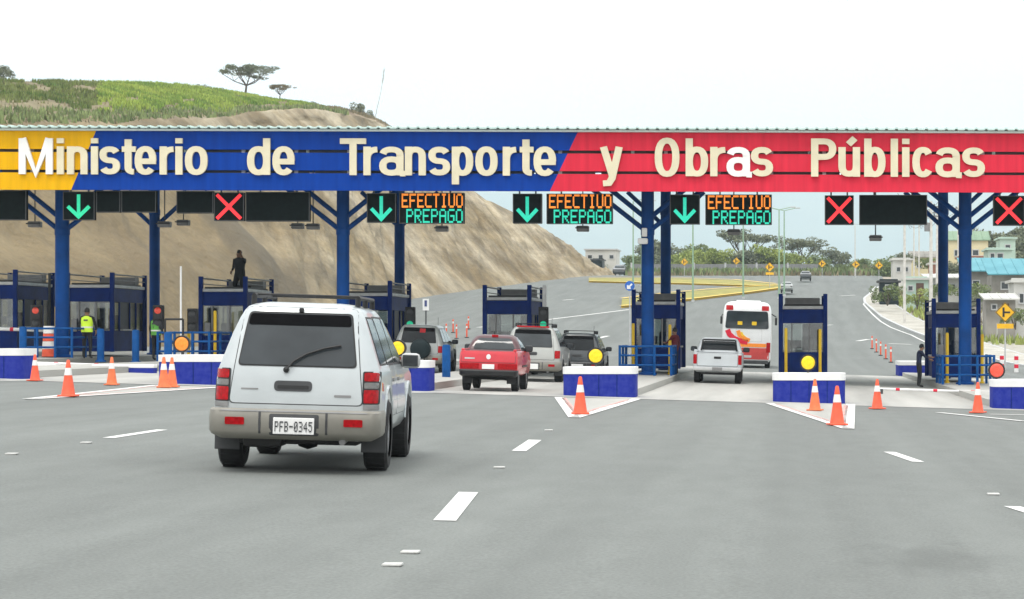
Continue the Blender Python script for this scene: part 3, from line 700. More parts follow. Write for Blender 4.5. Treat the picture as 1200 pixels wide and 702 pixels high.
# girders and purlins under the roof
zc = rz_(-8)
for yy in (79.0, 90.2):
    mb = MB(); mb.box((-9, yy, zc - .28), (xb - xa - .6, .18, .30)); rel(mb, can).build('girder', M_['steel_blue'], can)
mbx = MB()
x = xa + 1
while x < xb: mbx.box((x, 85.5, zc - .1), (.1, 16.4, .14)); x += 2.6
tag(rel(mbx, can).build('purlins', M_['ceiling'], can), kind='stuff')
COLX = [-24.85, -15.26, -4.84, 6.02]
COLF = [(73, .235), (402, .215), (759, .215), (1131, .22)]
def column(x, y, r, front):
    zg = gz(x, y) + .18; top = zc - .3
    mb = MB(); n = 20
    mb.lathe([(r, zg), (r, top)], n, c=(x, y, 0)); mb.lathe([(r + .1, zg), (r + .1, zg + .06), (r, zg + .10)], n, c=(x, y, 0))
    mb.lathe([(r + .002, 5.1), (r + .02, 5.12), (r + .02, 5.32), (r + .002, 5.34)] if front else [(r + .002, 6.4), (r + .02, 6.42), (r + .02, 6.6), (r + .002, 6.62)], n, c=(x, y, 0))
    c = rel(mb, can).build('column', M_['steel_blue'], can, 40)
    for s in (-1, 1):
        for k, (z0, dz, ln) in enumerate(((5.28, 1.75, 2.35), (5.72, 1.45, 1.9)) if front else ((6.0, 1.3, 1.5),)):
            mb = MB(); mb.tube((x + s * r * .5, y, z0), (x + s * ln, y + (.0 if k else .05), z0 + dz), .085, n=8)
            b_ = rel(mb, can).build('brace', M_['steel_blue'], c, 40)
for i, x in enumerate(COLX):
    xf = GX(COLF[i][0], 78.7); column(xf, 78.7, COLF[i][1], True); column(x, 90.2, .2, False)
for x in (12.0,): column(x + 4.6, 78.7, .22, True)
# floodlight bracket on the third column
mb = MB(); p = P(757, 281, 78.4); mb.box((p.x - .05, 78.36, p.z + .25), (.18, .16, .3), bev=.03); mb.box((p.x - .1, 78.3, p.z - .05), (.34, .2, .2), bev=.04)
tag(mb.build('column_lamp', M_['white_paint'], None), 'small white lamp fixed to the third front column from the left', 'lamp')

# ------------------------------------------------------------------ lane signals and message boards under the sign
DB = 76.95; SB = F / DB
def board_box(root, x0, x1, y0, y1, name='housing', m='board_black'):
    a = P(x0, y1, DB); b = P(x1, y0, DB); o = root.location
    mb = MB(); mb.box(((a.x + b.x) / 2 - o.x, .09, (a.z + b.z) / 2 - o.z), (b.x - a.x, .22, b.z - a.z), bev=.015)
    h = mb.build(name, M_[m], root)
    for k in (.22, .78): mb = MB(); mb.box((a.x + (b.x - a.x) * k - o.x, .1, b.z - o.z + .12), (.05, .05, .26)); mb.build('hanger', M_['dark_grey'], root)
    mb = MB(); w_ = b.x - a.x; cz = (a.z + b.z) / 2 - o.z; cxx = (a.x + b.x) / 2 - o.x; hh = b.z - a.z
    for sx in (-1, 1): mb.box((cxx + sx * (w_ / 2 - .012), -.026, cz), (.024, .012, hh))
    for sz in (-1, 1): mb.box((cxx, -.028, cz + sz * (hh / 2 - .012)), (w_, .012, .024))
    mb.build('bezel', M_['dark_grey'], root)
    return h
def signal(x0, x1, y0, y1, kind, label, dim=1.):
    a = P((x0 + x1) / 2, (y0 + y1) / 2, DB)
    t = empty('lane_signal', a, label, 'lane signal', 'lane signals under the sign board')
    board_box(t, x0, x1, y0, y1)
    W = (x1 - x0) / SB; H = (y1 - y0) / SB; mb = MB()
    pl = lambda u, v, y: (u, y, v)
    if kind == 'x':
        for k, s in enumerate((-1, 1)): ribbon(mb, [(-W * .40 * s, H * .42), (W * .40 * s, -H * .42)], .055, .055, -.05 - .004 * k, -.02, pl)
        mb.build('red_cross', M_['led_red'], t)
    else:
        ribbon(mb, [(0, H * .40), (0, -H * .36)], .055, .055, -.050, -.02, pl)
        ribbon(mb, [(-W * .34, -H * .02), (0, -H * .38), (W * .34, -H * .02)], .06, .06, -.054, -.02, pl)
        mb.build('green_arrow', M_['led_green' if kind == 'a' else 'led_teal'], t)
    return t
signal(74, 111, 224.5, 258, 'a', 'green down arrow lane signal beside the far left column under the yellow end')
signal(251, 286, 225.5, 259, 'x', 'red cross lane signal between two dark boards in the left half')
signal(430, 464, 226.5, 261, 't', 'green down arrow signal right of the second front column')
signal(601, 635, 227, 262, 't', 'green down arrow signal where blue sign meets red, over the hill foot')
signal(785, 820, 228, 263, 't', 'green down arrow signal right of the paired third columns')
signal(966.5, 1000.5, 229, 263.5, 'x', 'orange red cross signal left of the large blank board')
signal(1164, 1200.5, 229.5, 264.5, 'x', 'red cross lane signal at the far right end')
def message(x0, x1, y0, y1, lit, label):
    a = P((x0 + x1) / 2, (y0 + y1) / 2, DB)
    t = empty('message_board', a, label, 'message board', 'message boards under the sign board')
    board_box(t, x0, x1, y0, y1)
    if lit:
        W = (x1 - x0) / SB; H = (y1 - y0) / SB
        for word, m, zc_, off, x_end in (('EFECTIVO', 'led_orange', H * .245, -.47, .49), ('PREPAGO', 'led_teal', -H * .255, -.40, .49)):
            n = len(word); pit = W * (x_end - off) / n
            for k, ch in enumerate(word): dot_obj(ch, pit * .84, H * .455, M_[m], t, (W * off + pit * (k + .5), -.04, zc_))
    return t
message(-45, 31, 223, 258, 0, 'blank black board at the far left end under the yellow sign')
message(113, 141, 223.5, 249, 0, 'small blank black board right of the far left arrow signal')
message(142.5, 183, 223.5, 249, 0, 'blank black board in front of the first rear column')
message(207, 250, 224, 250, 0, 'blank black board left of the red cross in the left half')
message(288, 363, 225, 259.5, 0, 'wide blank black board between red cross and second front column')
message(468, 544, 226, 262, 1, 'lit board reading EFECTIVO PREPAGO in front of the second rear column')
message(640.5, 718, 227, 262.5, 1, 'lit EFECTIVO PREPAGO board left of the paired third columns')
message(826.5, 904.5, 228, 263.5, 1, 'lit EFECTIVO PREPAGO board hanging above the bus')
message(1007, 1086.5, 228.5, 263.5, 0, 'large blank black board left of the paired right columns')
def sensor(px, py, D, label):
    p = P(px, py, D); t = empty('lane_camera', p, label, 'camera', 'lane cameras hanging from the canopy')
    mb = MB(); mb.box((0, 0, 0), (.42, .34, .2), bev=.03); mb.build('camera_body', M_['mid_grey'], t)
    mb = MB(); mb.box((0, -.2, .02), (.48, .1, .04)); mb.build('sun_hood', M_['dark_grey'], t)
    mb = MB(); mb.tube((0, 0, .1), (0, 0, zc - .2 - p.z), .022, n=6); mb.build('stem', M_['dark_grey'], t)
for a in [(41, 263, 80, 'hanging lane camera left of the first front column'), (193, 263, 80, 'hanging lane camera just right of the first rear column'), (215, 261, 82, 'hanging lane camera under the dark board left of the red cross'),
          (349, 265, 82, 'left one of two hanging lane cameras beside the second front column'), (367, 265.5, 80, 'hanging lane camera touching the second front column'), (518, 268, 80, 'hanging lane camera below the EFECTIVO board on the left'),
          (683, 268, 80, 'hanging lane camera below the middle EFECTIVO board'), (860, 272, 80, 'hanging lane camera below the EFECTIVO board above the bus'), (1026, 279, 80, 'hanging lane camera below the large blank board on the right')]: sensor(*a)

# ------------------------------------------------------------------ islands
NOSEX = [-19.95, -14.8, -9.86, -4.73, .49, 5.96]; ISX = [-25.1, -20.2, -15.0, -9.98, -4.78, .49, 5.98]
NY = 57.2
def rrect(w, y0, y1, r0, r1, n=5):
    o = []
    for cx, cy, r, a0 in ((-w + r0, y0 + r0, r0, 180), (w - r0, y0 + r0, r0, 270), (w - r1, y1 - r1, r1, 0), (-w + r1, y1 - r1, r1, 90)):
        for k in range(n + 1): t = R(a0 + 90 * k / n); o.append((cx + r * math.cos(t), cy + r * math.sin(t)))
    return o
def slab(mb, ring, z0, z1, mi=0, zf=None):
    n = len(ring); g = zf or (lambda x, y: 0)
    vs = [(x, y, z0 + g(x, y)) for x, y in ring] + [(x, y, z1 + g(x, y)) for x, y in ring]
    mb.add(vs, [(k, (k + 1) % n, n + (k + 1) % n, n + k) for k in range(n)] + [tuple(range(n - 1, -1, -1)), tuple(range(n, 2 * n))], mi)
NOSE_LB = ['blue crash block at the far left edge with white top', 'blue crash block behind two cones left of the silver SUV', 'blue crash block half hidden by the silver SUV',
           'blue crash block in the centre behind a single cone', 'blue crash block right of centre with two cones before it', 'blue crash block at the far right edge of the frame']
LAMP = [None, 'lamp_orange', 'lamp_yellow', 'lamp_yellow', 'lamp_yellow', 'lamp_red']
LAMPPX = [None, (213, 403), (466, 408), (698, 417), (947, 425), (1168, 434)]
LAMP_LB = [None, 'round orange warning disc behind the left crash block', 'yellow warning disc between silver SUV and spare wheel jeep', 'round yellow warning disc above the central crash block', 'round yellow warning disc before the booth right of the bus', 'red warning disc near the far right crash block']
for i, x in enumerate(NOSEX):
    z = gz(x, NY); t = empty('crash_block', (x, NY, z), NOSE_LB[i], 'crash block', 'blue crash blocks at the island noses')
    mb = MB(); slab(mb, rrect(.9, 0, 1.5, .22, .5), -.15, .56); mb.build('block_body', M_['nose_blue'], t, 40)
    mb = MB(); slab(mb, rrect(.915, -.015, 1.51, .22, .5), .56, .735); mb.build('white_cap', M_['white_paint'], t, 40)
    mb = MB()
    for k in (-.45, 0, .45): mb.box((k, -.004, .28), (.014, .012, .58))
    mb.build('joint', M_['booth_blue'], t)
    if LAMP[i]:
        D = 58.2; p = P(*LAMPPX[i], D); d = empty('warning_disc', (p.x, D, p.z), LAMP_LB[i], 'warning light', 'warning discs on the island noses')
        mb = MB(); mb.lathe([(.0, -.06), (.05, -.06), (.055, -.05), (.10, -.05), (.105, -.04), (.15, -.035), (.17, -.02), (.175, 0), (.175, .05)], 20, 'Y'); mb.build('lens', M_[LAMP[i]], d, 40)
        mb = MB(); mb.lathe([(.175, -.02), (.215, -.02), (.215, .1), (0, .1)], 20, 'Y'); mb.build('housing', M_['black'], d, 40)
        mb = MB(); mb.tube((0, .05, -.19), (0, .05, z + .73 - p.z), .03, n=8); mb.build('post', M_['dark_grey'], d)
for i, x in enumerate(ISX):
    mb = MB(); slab(mb, rrect(.9, NY + 1.7 if i else 68., 104., .3, .5), -.1, .18, 0, gz)
    tag(mb.build('toll_island', [M_['concrete']], None, 30), kind='structure')
mb = MB(); slab(mb, rrect(.9, 66, 104., .3, .5), -.1, .18, 0, lambda a, b: gz(a - 29.9, b)); o = tag(mb.build('toll_island', M_['concrete'], None, 30, (-29.9, 0, 0)), kind='structure')
for o in list(COL.objects):
    if o.name.startswith('toll_island') and o.location.x == 0:
        i = int(o.name.split('.')[1]) if '.' in o.name else 0; o.location.x = ISX[i]
        me = o.data
        for v in me.vertices: v.co.z += gz(v.co.x + ISX[i], v.co.y) - gz(v.co.x, v.co.y)

# ------------------------------------------------------------------ booths
def make_booth():
    t = empty('toll_booth', (0, 0, 0))
    W, Dp = .80, 4.2
    mb = MB(); mb.box((0, Dp / 2, .58), (2 * W - .10, Dp - .06, .8)); mb.build('lower_panel', M_['booth_blue'], t)
    mb = MB(); mb.box((0, Dp / 2, 2.37), (2 * W - .06, Dp - .02, .52)); mb.build('fascia_band', M_['booth_blue'], t)
    mb = MB(); mb.box((0, Dp / 2, 2.70), (2 * W + .04, Dp + .06, .12), bev=.02); mb.build('roof_slab', M_['light_grey'], t)
    mb = MB(); mb.box((0, Dp / 2, 2.80), (2 * W - .24, Dp - .2, .06)); mb.build('roof_deck', M_['black'], t)
    mb = MB(); mb.box((0, Dp - .5, 2.99), (2 * W - .3, .5, .3), bev=.03); mb.build('roof_unit', M_['mid_grey'], t)
    for sx in (-1, 1):
        for yy in (0.02, Dp - .02):
            mb = MB(); mb.box((sx * W, yy, 1.70), (.15, .15, 3.06), bev=.012); mb.build('corner_post', M_['booth_blue'], t)
        mb = MB(); mb.tube((sx * W, .02, 3.16), (sx * W, Dp - .02, 3.16), .03, n=8); mb.tube((sx * W, .1, 2.95), (sx * W, Dp - .1, 2.95), .02, n=6); mb.build('top_rail', M_['mid_grey'], t)
        # side glazing: frames, panes, dark service opening
        for k, (ya, yb, m) in enumerate(((.1, 1.0, 'booth_glass'), (1.06, 2.3, 'booth_dark'), (2.36, 3.1, 'booth_glass'), (3.16, 4.1, 'booth_glass'))):
            mb = MB(); mb.box((sx * (W - .07), (ya + yb) / 2, 1.54), (.03, yb - ya, 1.12)); mb.build('side_pane', M_['clear_pane' if m == 'booth_glass' else m], t)
            mb = MB(); mb.box((sx * (W - .04), yb + .03, 1.54), (.06, .06, 1.12)); mb.build('mullion', M_['booth_blue'], t)
        mb = MB(); mb.box((sx * (W - .03), 1.68, 1.02), (.2, 1.1, .06)); mb.build('counter', M_['light_grey'], t)
    # front glazing in three lights
    for xa_, xb_, m in ((-.70, -.42, 'booth_dark'), (-.38, .20, 'booth_glass'), (.24, .70, 'booth_glass')):
        mb = MB(); mb.box(((xa_ + xb_) / 2, .06, 1.54), (xb_ - xa_, .03, 1.12)); mb.build('front_pane', M_['clear_pane'], t)
    for xx in (-.40, .22): mb = MB(); mb.box((xx, .04, 1.54), (.05, .06, 1.12)); mb.build('mullion', M_['mid_grey'], t)
    mb = MB(); mb.box((-.55, -.03, 1.2), (.2, .1, .5), bev=.02); mb.build('meter_box', M_['mid_grey'], t)
    # inside: desk, screen, stool, back wall with an open half
    mb = MB(); mb.box((0, 1.7, 1.02), (1.2, .7, .05)); mb.build('desk', M_['light_grey'], t)
    mb = MB(); mb.box((-.25, 1.6, 1.28), (.42, .06, .32), bev=.01); mb.tube((-.25, 1.62, 1.05), (-.25, 1.62, 1.15), .03); mb.build('screen', M_['black'], t)
    mb = MB(); mb.box((.2, 2.3, 1.3), (.44, .12, .62), bev=.05); mb.build('chair_back', M_['booth_dark'], t)
    mb = MB(); mb.box((.36, Dp - .08, 1.54), (.72, .05, 1.12)); mb.build('rear_panel', M_['mid_grey'], t)
    mb = MB(); mb.box((-.36, Dp - .06, 1.54), (.66, .03, 1.12)); mb.build('rear_pane', M_['clear_pane'], t)
    return t
BOOTHX = [-28.55, -25.08, -20.3, -15.12, -10.12, -4.78, .49, 5.98]
BOOTH_LB = ['dark blue toll booth cut off by the left edge of the photo', 'blue toll booth behind the man in the lime vest', 'blue toll booth with a man standing on its roof', 'blue toll booth right of the second front column, beside the spare wheel jeep',
            'blue toll booth above the red pickup with no column', 'blue toll booth wrapped around the paired third columns', 'blue toll booth in the lane right of the white bus', 'blue toll booth at the paired right columns near the person in black']
proto = make_booth(); BY = 82.6; proto.scale = (1, 1, .93)
for i, x in enumerate(BOOTHX):
    loc = (x, BY, gz(x, BY) + .18)
    if i == 0: o = proto; o.location = loc; tag(o, BOOTH_LB[0], 'toll booth', 'blue toll booths on the islands')
    else: dup(proto, loc, BOOTH_LB[i])

# guard rails before the booths, one per island with columns
def make_guard():
    t = empty('guard_rail', (0, 0, 0))
    for z in (.35, .68, .98):
        mb = MB(); mb.tube((-.86, 0, z), (.86, 0, z), .035, n=8); mb.build('rail', M_['rail_blue'], t)
        for sx in (-1, 1): mb = MB(); mb.tube((sx * .86, 0, z), (sx * .86, 3.0, z), .035, n=8); mb.build('rail', M_['rail_blue'], t)
    for x, y in ((-.86, 0), (-.3, 0), (.3, 0), (.86, 0), (-.86, 1.5), (.86, 1.5), (-.86, 3), (.86, 3)):
        mb = MB(); mb.tube((x, y, 0), (x, y, 1.02), .045, n=8); mb.build('post', M_['rail_blue'], t)
    return t
gp = make_guard()
for k, (x, lb) in enumerate([(-24.9, 'blue tube guard rail around the far left front column'), (-20.3, 'blue guard rail before the booth with the man on its roof'), (-15.2, 'blue guard rail at the second front column, mostly hidden by the SUV'), (-4.82, 'blue tube guard rail round the third front column'), (6.0, 'blue tube guard rail round the right front column')]):
    loc = (x, 77.2, gz(x, 77.2) + .18)
    if k == 0: gp.location = loc; tag(gp, lb, 'guard rail', 'blue guard rails before the booths')
    else: dup(gp, loc, lb)
# bollards
def make_bollard(m, h=.95, r=.09):
    t = empty('bollard', (0, 0, 0)); mb = MB(); mb.lathe([(r, 0), (r, h - .05), (r * .8, h), (0, h + .01)], 14); mb.build('post', m, t, 40)
    mb = MB(); mb.lathe([(r * 1.5, 0), (r * 1.5, .05), (r, .06)], 14); mb.build('base_ring', m, t, 40); return t
bb = make_bollard(M_['rail_blue'], 1.1, .12)
tag(bb, 'short blue bollard right of the man in the lime vest', 'bollard', 'blue bollards at the lane edges'); bb.location = G(118, 77, .1)
dup(bb, G(159, 77, .1), 'blue bollard before the left booth by the first rear column')
dup(bb, G(197, 70, .1), 'blue bollard just behind the left crash block')
dup(bb, G(523, 66, 0), 'blue bollard left of the red pickup'); dup(bb, G(27, 76, .1), 'blue bollard behind the far left crash block')
yb = make_bollard(M_['yellow'], 1.75, .055)
pos = [(742, 80.5, 'thin yellow post left of the third front column'), (785, 80.5, 'thin yellow post right of the third front column'), (921, 80.5, 'thin yellow post at the left corner of the booth right of the bus'), (961, 80.5, 'thin yellow post at the right corner of the booth right of the bus'),
       (1110, 80.5, 'yellow post left of the right front column'), (1151, 82, 'yellow post right of the right booth'), (252, 79.5, 'yellow post in front of the booth with the man on its roof'), (66, 79.5, 'yellow post just left of the far left column'), (221, 79.5, 'yellow post beside the dark traffic light')]
for k, (px, D, lb) in enumerate(pos):
    if k == 0: yb.location = G(px, D, .18); tag(yb, lb, 'bollard', 'yellow posts before the booths')
    else: dup(yb, G(px, D, .18), lb)

# traffic lights at the lanes
def traffic_light(px, py, D, col, label, tall=0.):
    p = P(px, py, D); t = empty('traffic_light', (p.x, D, gz(p.x, D) + .15), label, 'traffic light', 'traffic lights at the toll lanes')
    z = p.z - t.location.z
    mb = MB(); mb.box((0, 0, z - .22), (.34, .26, .82), bev=.03); mb.build('housing', M_['black'], t)
    for zz, m in ((z, col if col == 'lamp_red' else 'dark_grey'), (z - .42, 'led_green' if col == 'g' else 'dark_grey')):
        mb = MB(); mb.lathe([(0, -.17), (.08, -.165), (.115, -.14), (.115, -.12)], 14, 'Y', (0, 0, zz)); mb.build('lens', M_[m if m in M_ else 'dark_grey'], t, 40)
        mb = MB(); mb.box((0, -.2, zz + .13), (.26, .16, .02)); mb.build('visor', M_['black'], t)
    mb = MB(); mb.tube((0, .02, 0), (0, .02, z - .6), .05, n=8); mb.build('post', M_['dark_grey'], t)
    if tall: mb = MB(); mb.box((.02, .1, z + .2 + tall / 2), (.13, .13, tall)); mb.build('tall_column', M_['light_grey'], t)
traffic_light(43, 364, 79, 'lamp_red', 'traffic light showing red, left of the far left column')
traffic_light(186, 364, 79, 'lamp_red', 'traffic light showing red, beside the first rear column')
traffic_light(226, 368, 79, 'off', 'unlit black traffic light left of the booth with the roof man')
traffic_light(481, 366, 82, 'g', 'green lit traffic light above the spare wheel jeep')
traffic_light(637, 366, 81, 'g', 'green lit traffic light on a tall column beside the booth above the red pickup', .75)
# thin poles
def thin_pole(px, y0, y1, D, m, label, r=.04):
    a = P(px, y1, D); b = P(px, y0, D); t = empty('thin_pole', (a.x, D, a.z), label, 'pole')
    mb = MB(); mb.tube((0, 0, 0), (0, 0, b.z - a.z), r, n=8); mb.build('shaft', M_[m], t)
    mb = MB(); mb.box((0, 0, .04), (.25, .25, .1), bev=.02); mb.build('foot', M_[m], t)
thin_pole(212, 312, 424, 78, 'white_paint', 'thin white pole left of the booth with the roof man', .035)
thin_pole(58, 320, 424, 84, 'dark_grey', 'thin dark pole left of the far left column', .05)
# hoop barrier, orange drum
t = empty('hoop_barrier', G(204, 77, .1), 'black tube hoop behind the left crash block', 'hoop barrier')
mb = MB(); mb.path([(-.3, 0, 0), (-.3, 0, 1.5), (.3, 0, 1.5), (.3, 0, 0)], .035); mb.build('hoop', M_['black'], t)
mb = MB(); mb.tube((-.3, 0, .7), (.3, 0, .7), .025); mb.build('cross_bar', M_['black'], t)
def drum(px, D, label):
    t = empty('traffic_drum', G(px, D, .1), label, 'traffic drum', 'orange drums at the left lanes')
    prof = [(.27, 0), (.27, .1), (.23, .11)]; mb = MB(); mb.lathe([(0, 0)] + prof, 16); mb.build('base', M_['black'], t, 40)
    for k in range(4): mb = MB(); r0 = .235 - .015 * k; mb.lathe([(r0, .11 + .26 * k), (r0 - .01, .36 + .26 * k), (0, .365 + .26 * k)], 16); mb.build('band', M_['cone' if k % 2 == 0 else 'cone_white'], t, 40)
drum(57.5, 78, 'orange and white traffic drum left of the far left column')
# lowered lane closing poles
def lane_bar(p0, p1, label, z0=.15, r=.036):
    a = Vector(p0); b = Vector(p1); t = empty('lane_barrier', a, label, 'barrier', 'white barrier poles with red bands')
    d = b - a; mb = MB(); mb.tube((0, 0, z0), (d.x, d.y, d.z + z0), r, n=8); mb.build('pole', M_['white_paint'], t)
    nb = max(3, int(d.length / 1.1))
    for k in range(nb):
        u = (k + .5) / nb; q = d * u; mb = MB(); e = d.normalized() * .06
        mb.tube((q.x - e.x, q.y - e.y, q.z - e.z + z0), (q.x + e.x, q.y + e.y, q.z + e.z + z0), r + .006, n=8); mb.build('red_band', M_['panel_red'], t)
    for u in (.02, .98): q = d * u; mb = MB(); mb.box((q.x, q.y, q.z + z0 / 2), (.1, .3, z0), bev=.01); mb.build('stand', M_['dark_grey'], t)
lane_bar(G(42, 70), G(184, 70), 'white pole with red bands closing the lane behind the left cones')
lane_bar(G(1030, 69), G(1162, 69), 'white pole with red bands closing the lane by the person in black')
lane_bar(G(-30, 80), G(58, 80), 'red and white barrier arm at the far left booth', 1.08, .06)
# low white and blue kerb blocks of the closed left lane
for (xa_, xb_, D, lb) in ((26, 68, 66.5, 'low white concrete block beside the far left crash block'), (110, 182, 67.5, 'low white and blue block left of the second crash block')):
    a, b = G(xa_, D), G(xb_, D); t = empty('kerb_block', ((a.x + b.x) / 2, D, gz((a.x + b.x) / 2, D)), lb, 'kerb block')
    mb = MB(); mb.box((0, 0, .02), (b.x - a.x, .4, .22), bev=.02); mb.build('body', M_['nose_blue' if D > 67 else 'concrete'], t)
    mb = MB(); mb.box((0, 0, .18), (b.x - a.x + .02, .42, .1), bev=.02); mb.build('cap', M_['white_paint'], t)
# blue and white block beyond the right booth
p = hit(1066, 441); t = empty('crash_block', (p.x + .3, p.y, p.z), 'far blue crash block beyond the person in black', 'crash block', 'blue crash blocks at the island noses')
mb = MB(); slab(mb, rrect(.8, 0, 3, .2, .1), -.1, .5); mb.build('block_body', M_['nose_blue'], t, 40)
mb = MB(); slab(mb, rrect(.81, -.01, 3.01, .2, .1), .5, .68); mb.build('white_cap', M_['white_paint'], t, 40)
p = hit(535, 440); t = empty('crash_block', (p.x, p.y + 14, gz(p.x, p.y + 14)), 'distant blue block between the jeep and the red pickup', 'crash block', 'blue crash blocks at the island noses')
mb = MB(); slab(mb, rrect(.8, 0, 3, .2, .1), -.1, .62); mb.build('block_body', M_['nose_blue'], t, 40)
mb = MB(); slab(mb, rrect(.81, -.01, 3.01, .2, .1), .62, .8); mb.build('white_cap', M_['white_paint'], t, 40)

# ------------------------------------------------------------------ cones
def make_cone(m):
    t = empty('traffic_cone', (0, 0, 0)); n = 20; rad = lambda z: .172 - .135 * z / .9
    mb = MB(); mb.box((0, 0, .02), (.42, .42, .04), bev=.015); mb.build('base', m, t)
    mb = MB(); mb.lathe([(rad(.04) + .01, .04), (rad(.06), .06), (rad(.52), .52)], n); mb.lathe([(rad(.70), .70), (rad(.88), .88), (rad(.9) * .6, .9), (0, .9)], n); mb.build('cone_body', m, t, 40)
    mb = MB(); mb.lathe([(rad(.52) + .003, .52), (rad(.70) + .003, .70)], n); mb.build('white_collar', M_['cone_white'], t, 40)
    return t
c0 = make_cone(M_['cone']); c1 = make_cone(M_['cone_dull'])
CONES = [(80, 465.5, 43, 0, 'tall red orange cone nearest on the left, on the white chevron'), (41, 447, 31, 0, 'orange cone beside the far left crash block'), (131, 452, 33, 1, 'orange cone standing alone in the closed left lane'),
         (192, 455, 36, 1, 'left of two touching cones before the second crash block'), (201.5, 454.5, 35, 1, 'right of two touching cones before the second crash block'), (680, 486, 44, 0, 'red orange cone before the central crash block'),
         (955, 482, 37, 1, 'dull orange cone leaning on the crash block right of the bus'), (981, 499, 46, 0, 'bright cone on the chevron tip right of centre'), (1028, 480, 35, 0, 'orange cone left of the lane pole by the person in black'), (1146, 484.5, 36, 0, 'orange cone at the right beside the far right crash block')]
used = set()
for px, py, h, kd, lb in CONES:
    p = hit(px, py); s = h * p.y / F / .9; src = (c0, c1)[kd]
    if kd not in used: used.add(kd); src.location = p + Vector((0, 0, .014)); src.scale = (s,) * 3; tag(src, lb, 'traffic cone', 'orange traffic cones before the booths'); src.rotation_euler.z = random.uniform(-.4, .4)
    else: dup(src, p + Vector((0, 0, .014)), lb, random.uniform(-.5, .5), s)
# distant delineator posts
def make_delin():
    t = empty('delineator_post', (0, 0, 0)); mb = MB(); mb.lathe([(.16, 0), (.16, .05), (.06, .07)], 10); mb.build('base', M_['black'], t)
    mb = MB(); mb.lathe([(.055, .05), (.055, 1.0), (0, 1.02)], 10); mb.build('post', M_['cone'], t, 40); mb = MB(); mb.lathe([(.06, .7), (.06, .85)], 10); mb.build('band', M_['cone_white'], t); return t
dl = make_delin(); first = True
for k, (px, py, lb) in enumerate([(1022, 409, 'farthest of the orange delineator posts right of centre'), (1027, 413, 'second farthest orange delineator post right of centre'), (1032, 417, 'third farthest orange delineator post right of centre'), (1038, 421, 'fourth farthest orange delineator post right of centre'), (1044, 425, 'nearest orange delineator post right of centre'),
        (523, 396, 'leftmost distant orange post behind the spare wheel jeep'), (531, 390, 'second distant orange post from the left above the jeep'), (535, 397, 'third distant orange post from the left above the jeep'), (547, 396, 'rightmost distant orange post left of the booth above the red pickup'), (549, 386, 'highest distant orange post left of the booth above the red pickup')]):
    p = hit(px, py); p = Vector((p.x, p.y, gz(p.x, p.y)))
    if first: dl.location = p; tag(dl, lb, 'delineator post', 'distant orange delineator posts'); first = False
    else: dup(dl, p, lb, None, 1.25 if px < 600 else 1.)

